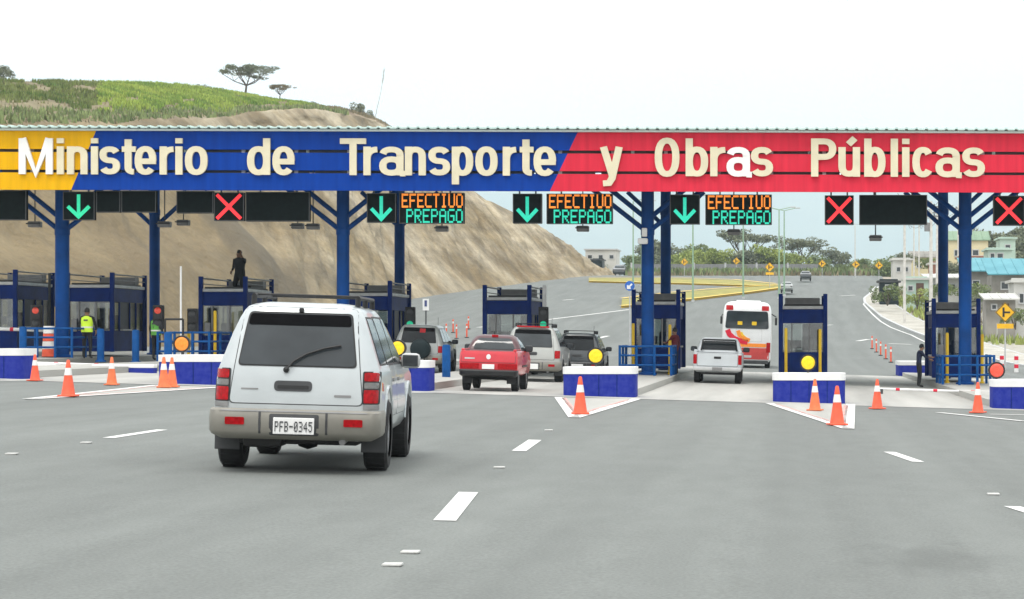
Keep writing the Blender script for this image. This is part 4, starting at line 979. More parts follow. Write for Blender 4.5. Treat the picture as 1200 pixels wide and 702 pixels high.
# ------------------------------------------------------------------ vehicles
def ringpts(w, yr, yf, rr, rf, n=5):
    o = []
    for cx, cy, r, a0 in ((-w + rr, yr + rr, rr, 180), (w - rr, yr + rr, rr, 270), (w - rf, yf - rf, rf, 0), (-w + rf, yf - rf, rf, 90)):
        for k in range(n + 1): t = R(a0 + 90 * k / n); o.append((cx + r * math.cos(t), cy + r * math.sin(t)))
    return o
class Body:
    def __init__(s, st): s.st = st      # (z, half width, y rear, y front, r rear, r front)
    def at(s, z):
        st = s.st
        if z <= st[0][0]: return st[0]
        for a, b in zip(st[:-1], st[1:]):
            if z <= b[0]: u = (z - a[0]) / (b[0] - a[0]); return tuple(p + (q - p) * u for p, q in zip(a, b))
        return st[-1]
    def mesh(s, z0=None, z1=None, grow=0.):
        mb = MB(); n = 0
        st = [a for a in s.st if (z0 is None or a[0] > z0) and (z1 is None or a[0] < z1)]
        if z0 is not None: st = [s.at(z0)[:0] + (z0,) + s.at(z0)[1:]] + st
        if z1 is not None: st = st + [(z1,) + s.at(z1)[1:]]
        for (z, w_, yr, yf, rr, rf) in st:
            ring = ringpts(w_ + grow, yr - grow, yf + grow, rr, rf); n = len(ring); mb.v += [(x, y, z) for x, y in ring]
        for j in range(len(st) - 1):
            for k in range(n): mb.f.append((j * n + k, j * n + (k + 1) % n, (j + 1) * n + (k + 1) % n, (j + 1) * n + k)); mb.m.append(0)
        l = (len(st) - 1) * n; mb.f += [tuple(range(n - 1, -1, -1)), tuple(range(l, l + n))]; mb.m += [0, 0]
        return mb
    def ry(s, x, z):
        _, w_, yr, yf, rr, rf = s.at(z); d = abs(x) - (w_ - rr)
        return yr + (rr - math.sqrt(max(0, rr * rr - min(d, rr) ** 2)) if d > 0 else 0)
    def sx(s, y, z):
        _, w_, yr, yf, rr, rf = s.at(z); d = (yr + rr) - y
        if d > 0: return w_ - rr + math.sqrt(max(0, rr * rr - min(d, rr) ** 2))
        d = y - (yf - rf)
        if d > 0: return w_ - rf + math.sqrt(max(0, rf * rf - min(d, rf) ** 2))
        return w_
    def rear_patch(s, poly, eps=.006, rings=8, th=.02):
        cx = sum(p[0] for p in poly) / len(poly); cz = sum(p[1] for p in poly) / len(poly)
        return s._patch(poly, cx, cz, rings, lambda a, b: (a, s.ry(a, b) - eps, b), lambda a, b: (a, s.ry(a, b) + th, b))
    def side_patch(s, poly, sgn, eps=.006, rings=3, th=.02):
        cx = sum(p[0] for p in poly) / len(poly); cz = sum(p[1] for p in poly) / len(poly)
        return s._patch(poly, cx, cz, rings, lambda a, b: (sgn * (s.sx(a, b) + eps), a, b), lambda a, b: (sgn * (s.sx(a, b) - th), a, b))
    def _patch(s, poly, cx, cz, rings, fa, fb):
        mb = MB(); n = len(poly); pts = []
        for r in range(rings): u = 1 - r / rings; pts += [(cx + (p[0] - cx) * u, cz + (p[1] - cz) * u) for p in poly]
        vs = [fa(*p) for p in pts] + [fa(cx, cz)] + [fb(*p) for p in poly]
        fs = []; c = rings * n
        for r in range(rings - 1):
            for k in range(n): fs.append((r * n + k, r * n + (k + 1) % n, (r + 1) * n + (k + 1) % n, (r + 1) * n + k))
        for k in range(n):
            fs.append(((rings - 1) * n + k, (rings - 1) * n + (k + 1) % n, c)); fs.append((k, c + 1 + k, c + 1 + (k + 1) % n, (k + 1) % n))
        return mb.add(vs, fs)
def rpoly(x0, x1, z0, z1, r=.04, n=3, tx0=None, tx1=None, dens=.08):
    """rounded rectangle or trapezoid (tx: top corners), densified along its edges"""
    tx0 = x0 if tx0 is None else tx0; tx1 = x1 if tx1 is None else tx1
    c = [Vector((x0, z0)), Vector((x1, z0)), Vector((tx1, z1)), Vector((tx0, z1))]; o = []
    for i in range(4):
        a, p, b = c[i - 1], c[i], c[(i + 1) % 4]; u = (a - p).normalized() * r; v = (b - p).normalized() * r
        for k in range(n + 1): t = k / n; o.append(p + u * (1 - t) ** 2 + v * t * t)
    out = []
    for i, p in enumerate(o):
        q = o[(i + 1) % len(o)]; m = max(1, int((q - p).length / dens))
        out += [tuple(p.lerp(q, j / m)) for j in range(m)]
    return out
def cut_wheels(o, axles, rad, half):
    """open the wheel arches with a boolean and paint their inside black"""
    mb = MB()
    for y in axles:
        for s in (-1, 1): mb.tube((s * (half - .30), y, rad[1]), (s * (half + .2), y, rad[1]), rad[0], n=24)
    c = mb.build('arch_cutter', M_['black'])
    md = o.modifiers.new('cut', 'BOOLEAN'); md.object = c; md.operation = 'DIFFERENCE'; md.solver = 'EXACT'
    dg = bpy.context.evaluated_depsgraph_get(); me = bpy.data.meshes.new_from_object(o.evaluated_get(dg)); o.modifiers.clear(); o.data = me
    bpy.data.objects.remove(c)
    while len(me.materials) < 2: me.materials.append(M_['black'])
    me.materials[1] = M_['black']
    for p in me.polygons:
        p.material_index = 0
        for y in axles:
            d = math.hypot(p.center.y - y, p.center.z - rad[1])
            if abs(p.center.x) < half - .015 and d < rad[0] + .01 and (abs(d - rad[0]) < .03 or abs(abs(p.center.x) - half + .3) < .03): p.material_index = 1
    me.polygons.foreach_set('use_smooth', [True] * len(me.polygons)); me.set_sharp_from_angle(angle=R(32))
def add_wheels(t, axles, tx, r, wd, rimm='alu'):
    for y in axles:
        for s in (-1, 1):
            h = wd / 2; mb = MB()
            prof = [(r * .62, -h), (r * .90, -h), (r * .985, -h * .78), (r, -h * .45), (r, h * .45), (r * .985, h * .78), (r * .90, h), (r * .62, h)]
            mb.lathe(prof, 28, 'X')
            for q in range(28):
                a = 2 * PI * q / 28
                mb.box((0, math.cos(a) * r * .996, math.sin(a) * r * .996), (wd * .8, .014, .014), M=Matrix.Rotation(a, 4, 'X'))
            wo_ = mb.build('wheel', M_['rubber'], t, 40, (s * tx, y, r))
            mb = MB(); o = s * h * .72
            mb.lathe([(0, o), (r * .14, o), (r * .2, o - s * .03), (r * .52, o - s * .015), (r * .6, o + s * .01), (r * .64, o + s * .012), (r * .64, -h * s)], 24, 'X')
            for q in range(6):
                a = 2 * PI * q / 6; mb.box((o - s * .004, math.cos(a) * r * .36, math.sin(a) * r * .36), (.03, .07, r * .42), M=Matrix.Rotation(a - PI / 2, 4, 'X'))
            mb.build('rim', M_[rimm], wo_, 40)
def plate(t, body, x0, x1, z0, z1, text='', yoff=.02):
    y = body.ry((x0 + x1) / 2, (z0 + z1) / 2) - yoff
    mb = MB(); mb.box(((x0 + x1) / 2, y, (z0 + z1) / 2), (x1 - x0, .02, z1 - z0), bev=.006); p = mb.build('number_plate', M_['white_paint'], t)
    if text:
        n = len(text); pit = (x1 - x0) * .94 / n
        for k, ch in enumerate(text):
            dot_obj(ch, pit * .74, (z1 - z0) * .62, M_['dark_grey'], p, (x0 + (x1 - x0) * .03 + pit * (k + .5), y - .012, (z0 + z1) / 2 - .005), 'plate_character')
def mirror_pair(t, x, y, z, m, both=True):
    for s in (-1, 1):
        mb = MB(); mb.box((s * (x + .13), y, z), (.23, .12, .17), bev=.05); mb.tube((s * x * .93, y + .03, z - .05), (s * (x + .06), y + .02, z - .04), .025, n=6); q = mb.build('mirror', M_[m], t, 40)
        mb = MB(); mb.box((s * (x + .13), y - .063, z), (.18, .012, .125), bev=.004); mb.build('mirror_glass', M_['glass_grey'], q)

def suv(loc, yaw, label, paint='silver_paint', s=1., hero=False, spare=False, bump='bumper_grey', H=0., glass='glass_grey', plate_text='', rack=True, lights='tall', bar=False):
    t = empty('parked_suv' if 0 else 'suv', loc, label, 'SUV', None, yaw, s)
    B = Body([(.34, .74, .25, 4.40, .2, .2), (.40, .83, .06, 4.55, .22, .3), (.46, .87, .02, 4.6, .2, .3), (.62, .888, .0, 4.62, .22, .35), (.80, .886, .01, 4.6, .23, .35), (.96, .874, .03, 4.52, .23, .34),
              (1.03, .864, .045, 4.3, .22, .4), (1.07, .850, .055, 3.6, .22, .3), (1.10, .838, .065, 3.42, .21, .25), (1.25, .785, .115, 3.12, .19, .22), (1.40, .730, .165, 2.86, .17, .2), (1.55, .672, .225, 2.6, .19, .2),
              (1.63, .630, .26, 2.45, .2, .2), (1.672, .595, .30, 2.35, .2, .2), (1.702, .53, .37, 2.2, .2, .2), (1.722, .42, .5, 2.0, .2, .2)])
    o = B.mesh().build('body', [M_[paint], M_['black']], t, 32)
    cut_wheels(o, (.98, 3.68), (.45, .42), .888)
    add_wheels(t, (.98, 3.68), .785, .37, .26)
    # rear window, tailgate, seams
    B.rear_patch(rpoly(-.70, .70, .70, 1.665, .06, 4, -.585, .585), .004).build('tailgate', M_[paint], t, 40)
    B.rear_patch(rpoly(-.71, .71, .69, 1.67, .06, 4, -.595, .595), .0015).build('tailgate_seam', M_['dark_grey'], t, 40)
    rw = B.rear_patch(rpoly(-.615, .615, 1.085, 1.605, .05, 4, -.535, .535), .016).build('rear_window', M_[glass], t, 40)
    B.rear_patch(rpoly(-.63, .63, 1.072, 1.62, .05, 4, -.548, .548), .010).build('window_seal', M_['black'], t, 40)
    B.rear_patch(rpoly(-.548, .548, 1.485, 1.60, .03, 2, -.530, .530), .020).build('window_band', M_['band_black'], rw, 40)  # black band across the top of the rear window
    mb = MB(); y = B.ry(-.12, .82)
    if not spare:
        B.rear_patch(rpoly(-.235, .165, .825, .93, .045, 4), .012).build('handle_recess', M_['dark_grey'], t, 40)
        B.rear_patch(rpoly(-.20, .13, .85, .885, .015, 3), .018).build('handle', M_['black'], t, 40)
    if hero:
        B.rear_patch(rpoly(.40, .58, .775, .80, .006, 1), .010).build('badge', M_['mid_grey'], t)
        B.rear_patch(rpoly(-.58, -.40, .835, .85, .004, 1), .010).build('badge', M_['mid_grey'], t)
    # wiper
    mb = MB(); yy = lambda x, z: B.ry(x, z) - .05
    if hero:
        pts = [(-.115, 1.04), (-.04, 1.125), (.09, 1.20), (.27, 1.26), (.45, 1.295)]
        for (a, b), (c, d) in zip(pts[:-1], pts[1:]): mb.tube((a, yy(a, b), b), (c, yy(c, d), d), .012, n=6)
        mb.lathe([(0, -.03), (.03, -.02), (.03, .03)], 10, 'Y', (-.115, yy(-.115, 1.04) + .03, 1.04)); mb.build('rear_wiper', M_['black'], t, 40)
        mb = MB(); mb.box((0, B.ry(0, 1.64) - .015, 1.64), (.05, .05, .05), bev=.012); mb.build('washer_jet', M_['black'], t)
    # tail lights
    if lights == 'tall':
        for sg in (-1, 1):
            for z0, z1, m in ((.945, 1.032, 'red_lens'), (.872, .932, 'clear_lens'), (.724, .858, 'red_lens')):
                px_ = rpoly(min(sg * .712, sg * .858), max(sg * .712, sg * .858), z0, z1, .015, 2, dens=.03)
                B.rear_patch(px_, .014, 3).build('tail_light', M_[m], t, 40)
            B.rear_patch(rpoly(min(sg * .697, sg * .872), max(sg * .697, sg * .872), .712, 1.043, .015, 2, dens=.05), .009, 3).build('lamp_housing', M_['black'], t, 40)
            B.rear_patch(rpoly(min(sg * .71, sg * .868), max(sg * .71, sg * .868), .655, .71, .01, 2, dens=.05), .012).build('lamp_base', M_['mid_grey'], t, 40)
    else:
        for sg in (-1, 1):
            B.rear_patch(rpoly(min(sg * .70, sg * .86), max(sg * .70, sg * .86), .74, .98, .02, 2, dens=.05), .014).build('tail_light', M_['red_lens'], t, 40)
    # bumper with step pad, reflectors and plate recess
    BB = Body([(.34, .80, .02, .70, .12, .05), (.385, .885, -.07, .60, .14, .05), (.42, .905, -.10, .57, .15, .05), (.56, .908, -.115, .56, .15, .05), (.625, .905, -.105, .56, .15, .05), (.645, .89, -.085, .55, .15, .05)])
    bo = BB.mesh().build('rear_bumper', M_[bump], t, 40)
    for sg in (-1, 1): BB.rear_patch(rpoly(sg * .62 - .10, sg * .62 + .10, .485, .56, .012, 2), .01).build('reflector', M_['red_lens'], bo, 40)
    BB.rear_patch(rpoly(-.26, .26, .385, .60, .02, 2), .004).build('plate_recess', M_['dark_grey'], bo, 40)
    for x in (-.36, .34): BB.rear_patch(rpoly(x - .012, x + .012, .40, .62, .004, 2), .006).build('bumper_groove', M_['dark_grey'], bo, 40)
    BB.rear_patch(rpoly(-.86, .86, .618, .632, .004, 1), .004).build('bumper_line', M_['mid_grey'], bo, 40)
    plate(t, BB, -.215, .215, .40, .565, plate_text)
    # under the tail: axle, differential, exhaust, mud flaps
    mb = MB(); mb.tube((-.74, .98, .36), (.74, .98, .36), .05, n=10); mb.lathe([(0, -.14), (.11, -.1), (.14, 0), (.11, .1), (0, .14)], 12, 'X', (.02, .98, .34)); mb.build('rear_axle', M_['black'], t, 40)
    mb = MB(); mb.box((0, 1.6, .36), (1.3, 2.6, .16), bev=.04); mb.box((-.36, .36, .36), (.42, .46, .22), bev=.05); mb.build('underbody', M_['black'], t, 40)
    mb = MB(); mb.tube((.5, .0, .33), (.5, .8, .36), .035, n=10); mb.build('exhaust', M_['mid_grey'], t, 40)
    for sg in (-1, 1): mb = MB(); mb.box((sg * .785, .50, .345), (.27, .02, .28), bev=.008); mb.build('mud_flap', M_['dark_grey'], t)
    # side glass, pillars, doors, trims
    for sg in (-1, 1):
        for (y0, y1, ty0, ty1, z0, z1) in ((.40, 1.10, .52, 1.12, 1.12, 1.575), (1.20, 2.02, 1.22, 2.02, 1.12, 1.585), (2.10, 3.08, 2.10, 2.52, 1.12, 1.585)):
            B.side_patch(rpoly(y0, y1, z0, z1, .05, 3, ty0, ty1), sg, .010).build('side_window', M_['glass'], t, 40)
            B.side_patch(rpoly(y0 - .02, y1 + .02, z0 - .02, z1 + .02, .05, 3, ty0 - .02, ty1 + .02), sg, .006).build('window_seal', M_['black'], t, 40)
        for (y0, y1, z0) in ((1.46, 2.05, .56), (2.08, 3.14, .56)):
            B.side_patch(rpoly(y0, y1, z0, 1.09, .05, 3), sg, .004).build('door', M_[paint], t, 40)
            B.side_patch(rpoly(y0 - .008, y1 + .008, z0 - .008, 1.098, .05, 3), sg, .0015).build('door_seam', M_['dark_grey'], t, 40)
            B.side_patch(rpoly(y0 + .05, y0 + .2, .92, .96, .015, 2), sg, .025).build('door_handle', M_['mid_grey'], t, 40)
            B.side_patch(rpoly(y0 + .01, y1 - .01, .62, .72, .02, 2), sg, .014).build('side_trim', M_[paint], t, 40)
        if hero: B.side_patch(rpoly(.30, .42, .84, .93, .012, 2), sg, .008).build('side_marker', M_['amber_lens'], t, 40)
        mb = MB(); mb.tube((sg * .80, 1.45, .44), (sg * .80, 3.2, .44), .05, n=8); mb.build('side_step', M_[bump], t, 40)
        for ya in (.98, 3.68):
            mb = MB(); n = 14
            for k in range(n):
                a0 = PI * (k / n) * .92 + .12; a1 = PI * ((k + 1) / n) * .92 + .12
                mb.tube((sg * .885, ya + .455 * math.cos(a0), .42 + .455 * math.sin(a0)), (sg * .885, ya + .455 * math.cos(a1), .42 + .455 * math.sin(a1)), .020, n=6)
            mb.build('arch_flare', M_[paint], t, 60)
    mirror_pair(t, .83, 3.02, 1.13, 'light_grey' if hero else 'black')
    B2 = None
    # windscreen seen through nothing, but built: front glass and lamps
    mb = MB(); mb.add([(-.72, 3.30, 1.12), (.72, 3.30, 1.12), (.60, 2.50, 1.63), (-.60, 2.50, 1.63)], [(0, 1, 2, 3)]); mb.v = [(x, y + .03, z + .02) for x, y, z in mb.v]; mb.build('windscreen', M_['glass'], t)
    for sg in (-1, 1): mb = MB(); mb.box((sg * .62, 4.53, .80), (.34, .12, .16), bev=.03); mb.build('headlight', M_['clear_lens'], t)
    if rack:
        for sg in (-1, 1):
            rk = MB(); rk.tube((sg * .56, .60, 1.785), (sg * .56, 2.25, 1.785), .024, n=8)
            for y in (.62, 1.4, 2.2): rk.tube((sg * .56, y, 1.69), (sg * .56, y, 1.785), .03, n=8)
            rk.build('roof_rail', M_['black'], t, 40)
        for y in (.80, 1.9): mb = MB(); mb.box((0, y, 1.80), (1.14, .06, .024), bev=.01); mb.build('cross_bar', M_['black'], t)
    mb = MB(); mb.tube((.42, 2.2, 1.70), (.44, 2.0, 2.0 if not hero else 1.72), .006, n=6); mb.build('aerial', M_['black'], t)
    if bar: mb = MB(); mb.box((0, B.ry(0, 1.67) - .06, 1.70), (1.0, .10, .05), bev=.015); mb.build('stop_lamp', M_['red_lens'], t)
    if spare:
        mb = MB(); mb.lathe([(0, -.16), (.30, -.16), (.345, -.13), (.36, -.06), (.36, .06), (.30, .08)], 24, 'Y', (.10, -.13, .86)); mb.build('spare_wheel', M_['teal_dark'], t, 40)
        B.rear_patch(rpoly(.02, .22, 1.44, 1.58, .015, 2), .024).build('stop_lamp', M_['red_lens'], t, 40)
    return t
def place(px, py, dz=.0): p = hit(px, py); return Vector((p.x, p.y, gz(p.x, p.y) + dz))
# hero SUV: rear wheels on the asphalt at image y = 550
def vroll(t):      # a vehicle follows the cross fall of the road
    y = t.location.y; c = -.03 * (1 - smooth01((y - 115) / 90)); p = (rise(y + 3) - rise(y)) / 3
    t.rotation_euler = (math.atan(p), -math.atan(c) , t.rotation_euler.z)
h = place(358, 549); yw = R(5.0); sv = suv((h.x + .98 * 1.05 * math.sin(yw), h.y - .98 * 1.05, h.z), yw, 'silver SUV in the foreground with a rear wiper and plate PFB-0345', hero=True, s=1.0, plate_text='PFB-0345'); vroll(sv); sv.scale = (1.0, 1.05, 1.065)
h = place(626, 447); vroll(suv((h.x, h.y - .9, h.z), R(1.5), 'silver grey SUV right behind the red pickup', 'pewter_paint', s=1.0, glass='glass_grey', lights='s', bar=True))
h = place(679, 444); vroll(suv((h.x, h.y - .9, h.z), R(1.0), 'dark SUV behind the central crash block, mostly hidden', 'dark_paint', s=.90, glass='glass_black', bump='black', lights='s'))
h = place(494, 437); vroll(suv((h.x, h.y - .9, h.z), R(2.0), 'grey jeep with a covered spare wheel on its tailgate', 'grey_paint', s=.97, spare=True, glass='glass_black', bump='bumper_grey', lights='s', rack=False))

def red_truck(loc, yaw, label):
    t = empty('pickup_truck', loc, label, 'pickup', None, yaw); t.scale = (.92, .95, 1.04)
    B = Body([(.36, .66, .1, 3.9, .1, .2), (.42, .77, .04, 4.0, .1, .3), (.56, .81, .0, 4.1, .09, .35), (.74, .815, .0, 4.1, .09, .35), (.92, .80, .02, 3.95, .09, .4), (.985, .785, .04, 3.6, .09, .4), (1.0, .765, .06, 3.4, .09, .4)])
    o = B.mesh().build('body', [M_['red_paint'], M_['black']], t, 32); cut_wheels(o, (.85, 3.2), (.38, .34), .815); add_wheels(t, (.85, 3.2), .68, .315, .20, 'mid_grey')
    C_ = Body([(.99, .76, 1.30, 2.95, .08, .2), (1.06, .74, 1.33, 2.85, .10, .2), (1.22, .66, 1.42, 2.55, .13, .2), (1.34, .57, 1.52, 2.3, .15, .2), (1.385, .48, 1.62, 2.15, .18, .2), (1.40, .38, 1.74, 2.0, .18, .2)])
    cab = C_.mesh().build('cab', M_['maroon_dark'], t, 32)
    C_.rear_patch(rpoly(-.60, .60, 1.03, 1.31, .07, 3, -.46, .46), .012).build('rear_window', M_['glass_grey'], cab, 40)
    mb = MB(); mb.box((0, C_.ry(0, 1.36) - .03, 1.365), (.18, .05, .06), bev=.012); mb.build('stop_lamp', M_['red_lens'], cab)
    for sg in (-1, 1): C_.side_patch(rpoly(1.55, 2.65, 1.04, 1.28, .04, 3, 1.62, 2.3), sg, .01).build('side_window', M_['glass'], cab, 40)
    mb = MB(); mb.box((0, .70, 1.004), (1.30, 1.16, .012)); mb.build('bed_floor', M_['dark_grey'], t)
    for sg in (-1, 1): mb = MB(); mb.box((sg * .72, .68, 1.02), (.09, 1.22, .05), bev=.015); mb.build('bed_rail', M_['red_paint'], t)
    B.rear_patch(rpoly(-.74, .74, .715, .985, .025, 3), .012).build('tailgate', M_['red_paint'], t, 40)
    B.rear_patch(rpoly(-.75, .75, .705, .992, .025, 3), .005).build('tailgate_seam', M_['dark_grey'], t, 40)
    mb = MB(); mb.lathe([(0, -.02), (.06, -.015), (.065, 0)], 14, 'Y', (0, B.ry(0, .85) - .015, .85)); mb.build('emblem', M_['white_paint'], t, 40)
    B.rear_patch(rpoly(-.66, -.38, .79, .825, .008, 1), .016).build('lettering_strip', M_['light_grey'], t)
    for sg in (-1, 1):
        B.rear_patch(rpoly(min(sg * .26, sg * .79), max(sg * .26, sg * .79), .56, .685, .02, 2, dens=.08), .012).build('tail_light', M_['red_lens'], t, 40)
        mb = MB(); mb.box((sg * .60, .42, .30), (.24, .02, .22), bev=.006); mb.build('mud_flap', M_['black'], t)
    BB = Body([(.36, .74, .04, .4, .12, .05), (.40, .80, -.05, .40, .12, .05), (.50, .81, -.07, .40, .12, .05), (.535, .80, -.04, .40, .12, .05)])
    BB.mesh().build('rear_bumper', M_['black'], t, 40); plate(t, B, -.17, .17, .55, .67, '', .03)
    mb = MB(); mb.box((0, 2.0, .40), (1.1, 2.8, .12), bev=.03); mb.tube((-.65, .85, .32), (.65, .85, .32), .045); mb.build('underbody', M_['black'], t)
    for sg in (-1, 1):
        B.side_patch(rpoly(1.62, 2.6, .50, .97, .04, 3), sg, .004).build('door', M_['red_paint'], t, 40)
        B.side_patch(rpoly(1.70, 1.84, .86, .89, .01, 2), sg, .02).build('door_handle', M_['black'], t, 40)
        B.side_patch(rpoly(1.3, 2.75, .60, .65, .01, 2), sg, .012).build('side_trim', M_['black'], t, 40)
        mb = MB(); mb.box((sg * .58, 4.02, .72), (.34, .12, .14), bev=.03); mb.build('headlight', M_['clear_lens'], t)
    mirror_pair(t, .74, 2.55, 1.06, 'black')
    return t
M_['maroon_dark'] = mat('maroon_dark', (.06, .006, .012), .3, var=.15, coat=.5)
h = place(576, 458); vroll(red_truck((h.x, h.y - .8, h.z), R(1.2), 'small red pickup with a white tailgate badge waiting to pay'))

def pickup(loc, yaw, label, s):
    t = empty('pickup_truck', loc, label, 'pickup', None, yaw, s)
    B = Body([(.38, .70, .15, 4.9, .1, .2), (.44, .80, .04, 5.0, .1, .3), (.60, .83, .0, 5.05, .08, .35), (.90, .83, .0, 5.0, .08, .35), (1.02, .82, .0, 4.8, .08, .4), (1.04, .80, .02, 4.5, .08, .4)])
    o = B.mesh().build('body', [M_['white_car'], M_['black']], t, 32); cut_wheels(o, (1.05, 4.1), (.40, .38), .83); add_wheels(t, (1.05, 4.1), .70, .345, .22)
    C_ = Body([(1.03, .80, 2.02, 3.9, .06, .2), (1.10, .78, 2.04, 3.75, .08, .2), (1.40, .68, 2.16, 3.2, .1, .2), (1.52, .62, 2.25, 3.0, .12, .2), (1.56, .5, 2.4, 2.8, .12, .2)])
    cab = C_.mesh().build('cab', M_['white_car'], t, 32)
    C_.rear_patch(rpoly(-.64, .64, 1.13, 1.44, .05, 3, -.55, .55), .012).build('rear_window', M_['glass_black'], cab, 40)
    for sg in (-1, 1):
        C_.side_patch(rpoly(2.3, 3.6, 1.13, 1.42, .04, 3, 2.4, 3.1), sg, .01).build('side_window', M_['glass'], cab, 40)
    mb = MB(); mb.box((0, 1.1, 1.042), (1.36, 1.75, .012)); mb.build('bed_floor', M_['dark_grey'], t)
    for sg in (-1, 1): mb = MB(); mb.box((sg * .76, 1.05, 1.09), (.09, 1.95, .10), bev=.02); mb.build('bed_rail', M_['white_car'], t)
    B.rear_patch(rpoly(-.68, .68, .60, 1.01, .03, 3), .014).build('tailgate', M_['white_car'], t, 40)
    B.rear_patch(rpoly(-.69, .69, .59, 1.016, .03, 3), .006).build('tailgate_seam', M_['dark_grey'], t, 40)
    B.rear_patch(rpoly(-.12, .12, .84, .92, .015, 2), .022).build('tailgate_handle', M_['black'], t, 40)
    for sg in (-1, 1): B.rear_patch(rpoly(min(sg * .70, sg * .82), max(sg * .70, sg * .82), .66, .98, .015, 2, dens=.05), .016).build('tail_light', M_['red_lens'], t, 40)
    mb = MB(); mb.box((0, -.10, .50), (1.62, .14, .13), bev=.03); mb.build('rear_bumper', M_['light_grey'], t, 40)
    mb = MB(); mb.box((0, -.175, .50), (.34, .012, .11)); mb.build('number_plate', M_['mid_grey'], t)
    mb = MB(); mb.box((0, 1.4, .38), (1.2, 2.4, .16)); mb.tube((-.7, 1.05, .35), (.7, 1.05, .35), .06); mb.build('underbody', M_['black'], t)
    mirror_pair(t, .80, 3.6, 1.15, 'black')
    for y in (2.2,):
        mb = MB(); mb.tube((-.62, 1.95, 1.1), (-.56, 1.95, 1.48), .03); mb.tube((.62, 1.95, 1.1), (.56, 1.95, 1.48), .03); mb.tube((-.56, 1.95, 1.48), (.56, 1.95, 1.48), .03); mb.build('roll_bar', M_['black'], t, 40)
    return t
h = place(841, 449); vroll(pickup((h.x, h.y - .95, h.z), R(0.4), 'white pickup truck with a black tailgate handle in the open lane', .98))

def bus(loc, yaw, label):
    t = empty('bus', loc, label, 'bus', None, yaw, 1.)
    B = Body([(.32, 1.15, .1, 10.4, .15, .2), (.42, 1.23, .02, 10.5, .2, .3), (.9, 1.25, 0, 10.6, .2, .3), (1.6, 1.25, .0, 10.6, .2, .3), (2.4, 1.235, .03, 10.5, .2, .3), (2.9, 1.20, .08, 10.4, .22, .3), (3.15, 1.14, .16, 10.2, .3, .3), (3.28, 1.02, .30, 10.0, .35, .4), (3.34, .85, .5, 9.8, .35, .4)])
    o = B.mesh().build('body', [M_['bus_white'], M_['black']], t, 32); cut_wheels(o, (2.4, 8.2), (.56, .5), 1.25); add_wheels(t, (2.4, 8.2), 1.08, .50, .28)
    B.rear_patch(rpoly(-1.10, 1.10, 1.98, 2.86, .12, 4, -1.03, 1.03), .02).build('rear_window', M_['glass'], t, 40)
    B.rear_patch(rpoly(-1.14, 1.14, .44, 1.02, .06, 3), .010).build('red_band', M_['bus_red'], t, 40)
    B.rear_patch(rpoly(-.62, .98, 1.06, 1.24, .05, 3, -.4, 1.0), .012).build('orange_band', M_['lamp_orange'], t, 40)
    # painted swooshes
    for nm, m, pts, wd in (('red_swoosh', 'panel_red', [(-.98, 1.90), (-.88, 1.68), (-.66, 1.48), (-.36, 1.36), (.05, 1.29)], .13), ('orange_swoosh', 'lamp_orange', [(-.45, 1.88), (-.38, 1.66), (-.18, 1.50), (.15, 1.38)], .10), ('yellow_swoosh', 'yellow', [(-.28, 1.80), (-.22, 1.66), (-.06, 1.52)], .05)):
        mb = MB(); ribbon(mb, pts, wd, wd, 0, 1, lambda u, v, y: (u, B.ry(u, v) - (.018 if y < .5 else -.01), v)); mb.build(nm, M_[m], t)
    for sg in (-1, 1):
        B.rear_patch(rpoly(min(sg * .72, sg * 1.08), max(sg * .72, sg * 1.08), 2.90, 3.14, .03, 2, dens=.08), .02).build('top_lamp', M_['red_lens'], t, 40)
        B.rear_patch(rpoly(min(sg * 1.0, sg * 1.2), max(sg * 1.0, sg * 1.2), .80, 1.3, .03, 2, dens=.06), .018).build('tail_light', M_['red_lens'], t, 40)
        for k in range(6):
            y0 = 1.0 + 1.5 * k; B.side_patch(rpoly(y0, y0 + 1.42, 1.75, 2.7, .06, 3), sg, .012).build('side_window', M_['glass'], t, 40)
        B.rear_patch(rpoly(sg * .36 - .12, sg * .36 + .12, 2.16, 2.34, .03, 2), .028).build('window_sticker', M_['yellow'], t, 40)
        mb = MB(); mb.tube((sg * 1.15, 10.3, 2.9), (sg * 1.5, 10.5, 2.7), .03); mb.box((sg * 1.5, 10.5, 2.45), (.12, .16, .42), bev=.03); mb.build('mirror', M_['black'], t)
    B.rear_patch(rpoly(-.26, .26, .52, .64, .01, 2), .02).build('number_plate', M_['light_grey'], t, 40)
    B.rear_patch(rpoly(-.55, .75, 1.34, 1.95, .05, 3), .004).build('engine_hatch', M_['bus_white'], t, 40)
    B.rear_patch(rpoly(-.558, .758, 1.33, 1.958, .05, 3), .002).build('hatch_seam', M_['mid_grey'], t, 40)
    mb = MB(); mb.box((0, .2, .36), (2.2, .3, .3), bev=.04); mb.build('rear_bumper', M_['dark_grey'], t, 40)
    mb = MB(); mb.box((0, 6, 3.4), (1.3, 2.2, .16), bev=.06); mb.build('roof_unit', M_['bus_white'], t)
    return t
x = GX(874, 116); vroll(bus((x, 116, gz(x, 116)), R(.6), 'white coach with red lower body and orange swooshes ahead of the pickup'))
